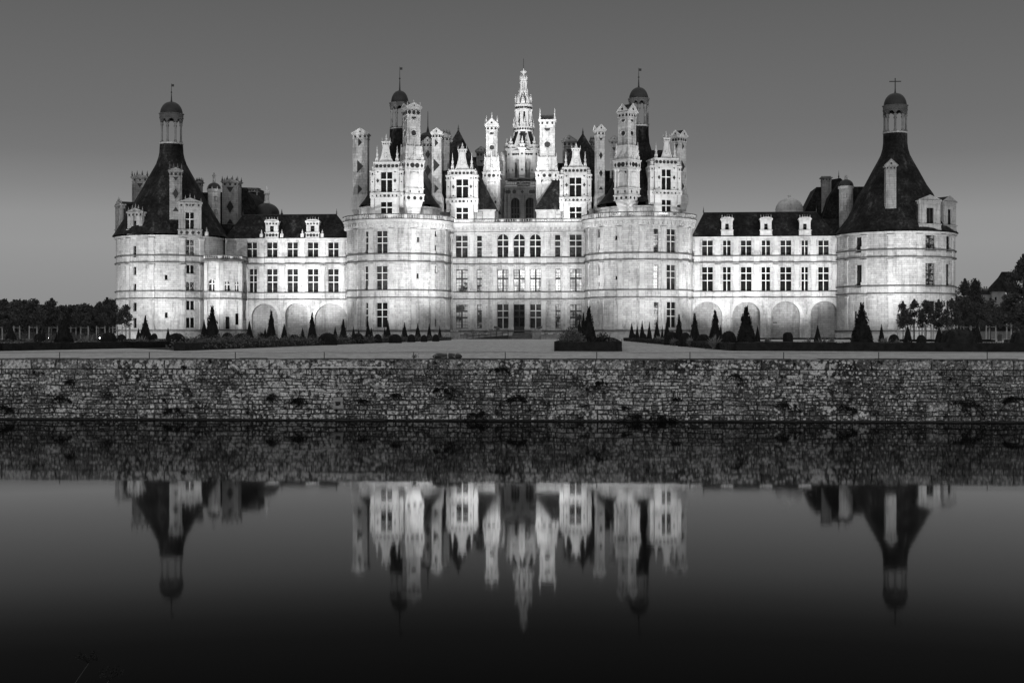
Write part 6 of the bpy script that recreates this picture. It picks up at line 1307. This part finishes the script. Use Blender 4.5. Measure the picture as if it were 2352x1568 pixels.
# ---- distant house on the right
Y = 330; hx = gx(2290, Y); he = empty('distant_house', (hx, Y, 0)); tag(he, 'distant pale house with a steep pyramid roof and chimneys beyond the right trees', 'house'); xx = lambda u: gx(u, Y) - hx; zz = lambda v: gz(v, Y)
HW = plain('house_render', .22, .9, .1, .3, .6); mb = MB(); mb.box(xx(2279), xx(2308), 0, 4, 0, zz(668)); mb.box(xx(2248), xx(2279), 1, 6, 0, zz(676)); mb.build('wall', HW, he)
mb = MB(); mb.frust(xx(2276.5), xx(2311), -.4, 4.4, zz(669), xx(2301), xx(2303.5), 1.8, 2.2, zz(635)); mb.frust(xx(2301), xx(2345), 1, 9, zz(669), xx(2318), xx(2345), 4.8, 5.2, zz(622)); mb.frust(xx(2246), xx(2281), .8, 6.2, zz(676), xx(2250), xx(2281), 3.3, 3.7, zz(665)); mb.build('roof', SLATE, he)
for (a, b, v) in ((2249.5, 2255.5, 662.5), (2258, 2265.5, 661.5), (2268.5, 2282, 664)):
    mb = MB(); mb.box(xx(a), xx(b), 3, 4.2, zz(674), zz(v)); mb.box(xx(a) - .12, xx(b) + .12, 2.9, 4.3, zz(v), zz(v) + .25)
    for k in range(2): mb.lathe((xx(a + (b - a) * (.3 + .4 * k)), 3.6, zz(v) + .25), [(.2, 0), (.16, .5), (.2, .55)], 8)
    mb.build('chimney', HW, he)
mb = MB(); mb.box(xx(2285), xx(2289), -.03, .05, zz(690), zz(682)); mb.build('window', PANE_D, he)
mb = MB(); x0 = gx(2250, 248); mb.box(x0, x0 + 22, 248, 248.6, 0, gz(762, 248)); mb.box(x0 - .1, x0 + 22.1, 247.9, 248.7, gz(762, 248), gz(762, 248) + .12); tag(mb.build('garden_wall', stone_mat('garden_wall_stone', .2)), 'low pale garden wall beyond the stakes at the right', 'wall')
Y = 159; mb = MB(); e = empty('litter_bin', (gx(2296, Y), Y, 0)); tag(e, 'grey upright litter bin by the metal fence at the right', 'bin'); mb.box(-.2, .2, -.2, .2, .06, .72); mb.box(-.24, .24, -.24, .24, .72, .76); mb.build('bin_body', plain('bin_grey', .06), e); mb = MB(); mb.frust(-.24, .24, -.24, .24, .8, -.16, .16, -.16, .16, .92); mb.box(-.2, -.17, -.2, -.17, .74, .8); mb.box(.17, .2, -.2, -.17, .74, .8); mb.build('bin_lid', IRON, e)
Y = 170; e = empty('metal_fence', (gx(2308, Y), Y, 0)); tag(e, 'short grey metal fence panel right of the litter bin', 'fence'); FG_ = plain('fence_grey', .10)
for x in (-.72, .72): mb = MB(); mb.box(x - .03, x + .03, -.03, .03, 0, .95); mb.build('fence_post', FG_, e)
mb = MB(); mb.box(-.7, .7, -.015, .015, .85, .9); mb.box(-.7, .7, -.015, .015, .12, .17)
for i in range(13): x = -.62 + i * .1033; mb.box(x - .012, x + .012, -.01, .01, .17, .85)
mb.build('fence_bars', FG_, e)
# ---- cable fence posts on the wall top
pu = [137, 343, 540.5, 744.7, 950.3, 1160.5, 1370.7, 1584.8, 1800, 2018.3, 2267.5]; fe = empty('cable_fence', (0, Yw(0) + .9, 0)); tag(fe, 'low wire fence on thin iron posts along the top of the canal wall', 'fence'); pts = []
for u in [-90] + pu + [2500]:
    k = (u - U0) / KF; X_ = k * (Yw(0) + .9) / (1 + .053 * k); Y_ = X_ / k if k else Yw(0) + .9; mb = MB(); zt = gz(808, Y_); mb.tube([(X_, Y_ - Yw(0) - .9, 0), (X_, Y_ - Yw(0) - .9, zt)], .016, 6); mb.build('fence_post', IRON, fe); pts.append((X_, Y_ - Yw(0) - .9, zt - .015))
mb = MB()
for p, q in zip(pts, pts[1:]): mb.tube([p, ((p[0] + q[0]) / 2, (p[1] + q[1]) / 2, p[2] - .012), q], .006, 4)
mb.build('wire', IRON, fe)
# ---- covered bundle lying on the wall edge, tied with rope
X_, Y_, _ = wallpt(1026, 823); e = empty('covered_bundle', (X_, Yw(X_) + .45, 0)); tag(e, 'dark rolled tarpaulin bundle tied with pale rope lying on the wall edge', 'bundle'); mb = MB(); n = 14
for i in range(n):
    for j in range(14):
        def q(i, j): x = -1 + 2 * i / n; r = .11 * (1 - abs(x) ** 5) ** .5 * (1 + .1 * sin(9 * x) + .05 * sin(j * 2.3)); a = 2 * pi * j / 14; return (x * .56, cos(a) * r * 1.3, .1 + sin(a) * r)
        mb.face([q(i, j), q(i + 1, j), q(i + 1, j + 1), q(i, j + 1)])
mb.build('tarpaulin', plain('tarpaulin', .03, .6, .3, .5, 8), e, smooth=True); ROPE = plain('rope', .35)
for x, w_ in ((-.38, .008), (.02, .03), (.36, .008)):
    mb = MB(); mb.tube([(x + (.0 if w_ > .02 else .08 * cos(a * pi / 6)), cos(a * pi / 6) * .16, .1 + sin(a * pi / 6) * .125) for a in range(13)], w_, 5); mb.build('rope', ROPE, e)
mb = MB(); mb.tube([(-.5 + i * .1, -.13, .1 + .05 * sin(i * 1.3)) for i in range(9)], .008, 5); mb.build('rope', ROPE, e)
loose = MB(); r5 = random.Random(9)
for _ in range(60): leafq(loose, (r5.gauss(0, .06), r5.gauss(0, .05), .06 + abs(r5.gauss(0, .06))), .03, r5)
X_, Y_, _ = wallpt(951, 822); tag(loose.build('weed', BUSH, loc=(X_, Yw(X_) + .3, 0)), 'small dark weed at the foot of the fence post left of the bundle', 'plant')
# ---- plants growing out of the canal wall
def wall_plant(u, v, r, label, n=260, low=0):
    X_, Y_, Z_ = wallpt(u, v); r5 = random.Random(int(u)); mb = MB()
    st = []
    for k in range(9):
        a = r5.uniform(-.5, 3.6); l_ = r * r5.uniform(.4, 1.25); dx = r5.gauss(0, r * .35); p = [(dx + cos(a) * l_ * f, .03 - .16 * f * (1.6 - f), sin(a) * l_ * .7 * f - l_ * .75 * f * f) for f in (0, .35, .7, 1)]; mb.tube(p, [.007, .005, .003, .001], 4); st.append(p)
    for _ in range(n): p = r5.choice(st); q = r5.random() ** .7 * 2.98; k = int(q); f = q - k; c = [p[k][m_] * (1 - f) + p[k + 1][m_] * f for m_ in range(3)]; w_ = r * .13 * (1.3 - q * .3); leafq(mb, (c[0] + r5.gauss(0, w_), c[1] - abs(r5.gauss(0, .03)), c[2] + r5.gauss(0, w_ * .8)), .03 * (.5 + .9 * r5.random()), r5)
    tag(mb.build('wall_plant', YEW, loc=(X_, Yw(X_) - .02, max(Z_, WATER + .05))), label, 'plant', 'plants growing out of the canal wall')
for a in [(8,935,.3,'dark plant on the wall at the left edge of the picture'),(143,915,.34,'dark plant hanging on the wall left of the left tower'),(160,875,.24,'small dark tuft high on the wall at the left'),(398,942,.34,'dark bush at the waterline below the left tower'),(424,842,.12,'tiny tuft under the coping below the stair bay'),(620,912,.22,'dark upright plant left of the spreading plant and spout'),(692,920,.42,'wide spreading dark plant left of the stone spout'),(833,918,.18,'small plant just right of the stone spout'),
  (908,905,.2,'small dark tuft below the left keep tower'),(1018,895,.32,'dark hanging plant below the covered bundle'),(1100,950,.46,'large bush at the waterline left of centre'),(1149,848,.3,'leafy plant growing under the coping near the centre'),(1184,915,.5,'large dark straggling plant at mid-height in the centre of the wall'),(1382,878,.26,'dark moss-like clump high on the wall below the island bed'),(1435,935,.14,'tiny tuft low on the wall below the island bed'),(1556,916,.2,'narrow hanging plant below the right keep tower'),
  (1522,962,.62,'biggest bush, standing in the water below the right keep tower'),(1455,955,.3,'low bush left of the biggest one in the water'),(1690,862,.24,'small plant high on the wall below the right wing'),(1800,928,.3,'dark plant low on the wall below the right wing'),(1935,935,.36,'straggling plant below the right corner tower'),(2202,928,.55,'wide hanging mat of plants near the right end of the wall'),(2325,915,.4,'dark plant at the right edge of the picture')]: wall_plant(*a, n=int(1500 * a[2]))
# dried umbels close to the camera, rooted on the near bank
def umbel(u, v, u2, v2, Y, label):
    top = Vector((gx(u, Y), Y, gz(v, Y))); base = Vector((gx(u2, Y) - .25, Y - .1, gz(v2, Y) - .35)); r5 = random.Random(int(u)); e = empty('dried_umbel', (base.x, base.y, base.z)); tag(e, label, 'plant', 'dried umbels on the near bank'); t = top - base; mb = MB(); mb.tube([(0, 0, 0), t * .6, t], [.0026, .0022, .0016], 5); mb.build('stem', plain('dry_stem', .045), e); mb = MB()
    for i in range(14):
        a = r5.random() * 6.28; d = Vector((cos(a) * .055, sin(a) * .04, .03 + .02 * r5.random())) * (.4 + .6 * r5.random()); mb.tube([t, t + d], .0012, 3)
        for _ in range(9): leafq(mb, t + d + Vector((r5.gauss(0, .008), r5.gauss(0, .008), r5.gauss(0, .005))), .006, r5)
    mb.build('seed_head', plain('seed_head', .004), e)
umbel(204, 1522, 185, 1568, 6.2, 'thin dried umbel on a pale stem at the lower left of the picture'); umbel(250, 1562, 244, 1580, 6.0, 'dark umbel head just showing at the bottom edge right of the taller one')
# ================================================================ ENTRANCE: steps, ramp, boundary stones
ES = plain('step_stone', .10, .9, .1, .5, 1.5); e = empty('entrance_steps', (0, D0, 0), -TH); tag(e, 'dark stone steps leading up to the central door', 'steps'); s0, s1 = s_at(Z15(1085, 0)[0], -8), s_at(Z15(1760, 0)[0], -8); zd = rect(FC, Z5, (1747,976,1858,1263))[2]; n = 5
for i in range(n):
    zt = zd * .55 * (i + 1) / n; mb = MB(); mb.box(s0, s1, -8 + i * .45, -8 + (i + 1) * .45 if i < n - 1 else -.3, 0, zt - .003 * i); mb.build('step', ES, e)
s2, s3 = s_at(Z15(1180, 0)[0], -3), s_at(Z15(1580, 0)[0], -3)
for i in range(3): mb = MB(); mb.box(s2, s3, -3 + i * .4, -.31, zd * .55, zd * (.55 + .15 * (i + 1))); mb.build('step', ES, e)
pw = stone_mat('parapet_stone', .3, .9, .4, .9)
def parapet(label, x0, x1, y0, y1, t, extra=()):
    s0, s1 = s_at(Z15(x0, 0)[0], t), s_at(Z15(x1, 0)[0], t); z0, z1 = max(0, z_at(Z15(0, y1)[1], s0, t)), z_at(Z15(0, y0)[1], s0, t); c = (s0 + s1) / 2; e = empty('stone_parapet', (l2w(c, t)[0], l2w(c, t)[1], 0), -TH); tag(e, label, 'parapet')
    w = (s1 - s0) / 2; mb = MB(); mb.box(-w, w, 0, .7, 0, z1 - .15); mb.build('pedestal', pw, e); mb = MB(); mb.box(-w - .1, w + .1, -.1, .8, z1 - .15, z1); mb.build('cap', pw, e); mb = MB()
    for x in (-w * .6, w * .1, w * .6): mb.lathe((x, .3, z1), [(.3, 0), (.38, .12), (.26, .3), (.16, .38), (0, .4)], 8)
    mb.build('carving', pw, e)
def l2w(s, t): return (s * cT + t * sT, D0 - s * sT + t * cT)
parapet('low carved stone parapet to the right of the door with a scrolled top', 1582, 1760, 325, 490, -7.6); parapet('low stone terrace wall to the right of the entrance steps', 1762, 2260, 392, 490, -8.2); parapet('low stone parapet behind the ramp to the left of the door', 690, 990, 310, 410, -4.5); parapet('square stone block at the foot of the left keep tower', -60, 95, 345, 498, -8.4); parapet('low stone terrace wall behind the ramp railing', 130, 690, 385, 470, -4.0)
# ramp with rails
t = -9.0; A_s, B_s = s_at(Z15(270, 0)[0], t), s_at(Z15(1090, 0)[0], t); zA, zB = .05, z_at(Z15(0, 410)[1], B_s, t); e = empty('access_ramp', (*l2w(A_s, t), 0), -TH); tag(e, 'long dark access ramp with thin metal railings left of the entrance steps', 'ramp'); L_ = B_s - A_s; mb = MB()
mb.face([(0, 0, zA), (L_, 0, zB), (L_, 1.6, zB), (0, 1.6, zA)]); mb.face([(0, 0, 0), (L_, 0, 0), (L_, 0, zB), (0, 0, zA)]); mb.face([(L_, 0, 0), (L_, 1.6, 0), (L_, 1.6, zB), (L_, 0, zB)]); mb.build('ramp_deck', plain('ramp_dark', .025), e)
for y in (0, 1.6):
    mb = MB()
    for hh in (.45, .95): mb.tube([(0, y, zA + hh), (L_, y, zB + hh)], .035, 5)
    mb.build('handrail', IRON, e)
    for i in range(8): x = L_ * i / 7; zq = zA + (zB - zA) * i / 7; mb = MB(); mb.tube([(x, y, zq), (x, y, zq + .95)], .035, 5); mb.build('rail_post', IRON, e)
for (x, t_, lb) in ((870, -6.5, 'dark tilted information panel left of the door'), (1725, -6.5, 'dark tilted information panel right of the door')):
    s_ = s_at(Z15(x, 0)[0], t_); zz_ = z_at(Z15(0, 258)[1], s_, t_); e = empty('information_panel', (*l2w(s_, t_), 0), -TH); tag(e, lb, 'panel'); mb = MB(); mb.M = Matrix.Translation((0, 0, zz_)) @ Matrix.Rotation(.45, 4, 'X') @ Matrix.Rotation(.25 if x < 1000 else -.25, 4, 'Y'); mb.box(-.55, .55, -.4, .4, -.04, .04); mb.build('panel', IRON, e); mb = MB(); mb.tube([(0, 0, 0), (0, 0, zz_)], .05, 6); mb.build('panel_post', IRON, e)
# ================================================================ garden lamp that is seen lit
m, nt, b = newmat('lit_lamp_glass'); b.inputs['Base Color'].default_value = g(.8); b.inputs['Emission Color'].default_value = g(1); b.inputs['Emission Strength'].default_value = 15; LIT = m
for (u, v, Y, lb, r) in ((229, 776, 150, 'small lit garden lamp shining among leaves left of the left tower', .055), (111.5, 776, 185, 'tiny faint lit garden lamp under the left trees', .03)):
    X_ = gx(u, Y); z_ = gz(v, Y); e = empty('garden_lamp', (X_, Y, 0)); tag(e, lb, 'lamp', 'lit garden lamps'); mb = MB(); mb.tube([(0, 0, 0), (0, 0, z_ - r)], .03, 6); mb.lathe((0, 0, z_ - r), [(r * 1.1, -.03), (r * 1.1, 0)], 10); mb.build('lamp_post', IRON, e); mb = MB(); mb.lathe((0, 0, z_), [(r * cos(a * pi / 8), r * sin(a * pi / 8)) for a in range(-4, 5)], 12); mb.build('lamp_globe', LIT, e)
# ================================================================ LIGHT, SKY, CAMERA
w = bpy.data.worlds.new('World'); SC.world = w; w.use_nodes = True; nt = w.node_tree; bg = nt.nodes['Background']
tc = N(nt, 'ShaderNodeTexCoord'); sp = N(nt, 'ShaderNodeSeparateXYZ'); L(nt, tc.outputs['Generated'], sp.inputs[0])
SKY = [(0, .25), (.03, .272), (.065, .305), (.085, .29), (.105, .235), (.13, .18), (.155, .158), (.25, .112), (.33, .11), (.55, .38), (1, .55)]
el = ramp(nt, sp.outputs['Z'], SKY)
# west afterglow behind the viewer
bk = math_(nt, 'MULTIPLY', sp.outputs['Y'], v=-1.0); gb = ramp(nt, bk, [(0, 0), (.9, 1)])
lo = ramp(nt, sp.outputs['Z'], [(0, 1), (.5, .35), (1, .1)]); glow = mul(nt, gb, lo)
ng = N(nt, 'ShaderNodeMix', data_type='RGBA', blend_type='ADD'); ng.inputs[0].default_value = GLOW; L(nt, el, ng.inputs[6]); L(nt, glow, ng.inputs[7])
L(nt, ng.outputs[2], bg.inputs['Color']); bg.inputs['Strength'].default_value = 1.0
LN = [0]
def spot(s, t, z, S, T_, Z_, P, ang=70, blend=.7, size=.35):
    li = bpy.data.lights.new('floodlight', 'SPOT'); li.energy = P; li.spot_size = radians(ang); li.spot_blend = blend; li.shadow_soft_size = size
    o = bpy.data.objects.new('floodlight', li); COL.objects.link(o); a = Vector((*l2w(s, t), z)); b_ = Vector((*l2w(S, T_), Z_)); o.location = a; o.rotation_euler = (b_ - a).to_track_quat('-Z', 'Y').to_euler()
G_ = 1000.0
for (s, t, S, T_, Z_, P, ang) in FLOODS: spot(s, t, .4, S, T_, Z_, P * G_ * (.9 if P < 61 else 1), ang)
for (s, t, z, S, T_, Z_, P, ang) in TERR: spot(s, t, z, S, T_, Z_, P * G_, ang, .6, .25)
cam = bpy.data.cameras.new('camera'); co = bpy.data.objects.new('camera', cam); COL.objects.link(co); co.location = (0, 0, HC); co.rotation_euler = (pi / 2, 0, 0)
cam.sensor_width = 36; cam.lens = KF / 2352 * 36; cam.shift_y = -(784 - V0) / 2352; cam.clip_end = 6000; cam.clip_start = .05; SC.camera = co
SC.view_settings.view_transform = 'Standard'; SC.view_settings.look = 'None'; SC.view_settings.exposure = 0; SC.view_settings.gamma = 1
SC.render.engine = 'CYCLES'; SC.cycles.max_bounces = 5; SC.cycles.diffuse_bounces = 2; SC.cycles.glossy_bounces = 3; SC.cycles.sample_clamp_indirect = 3; SC.cycles.use_denoising = True; SC.cycles.use_light_tree = True
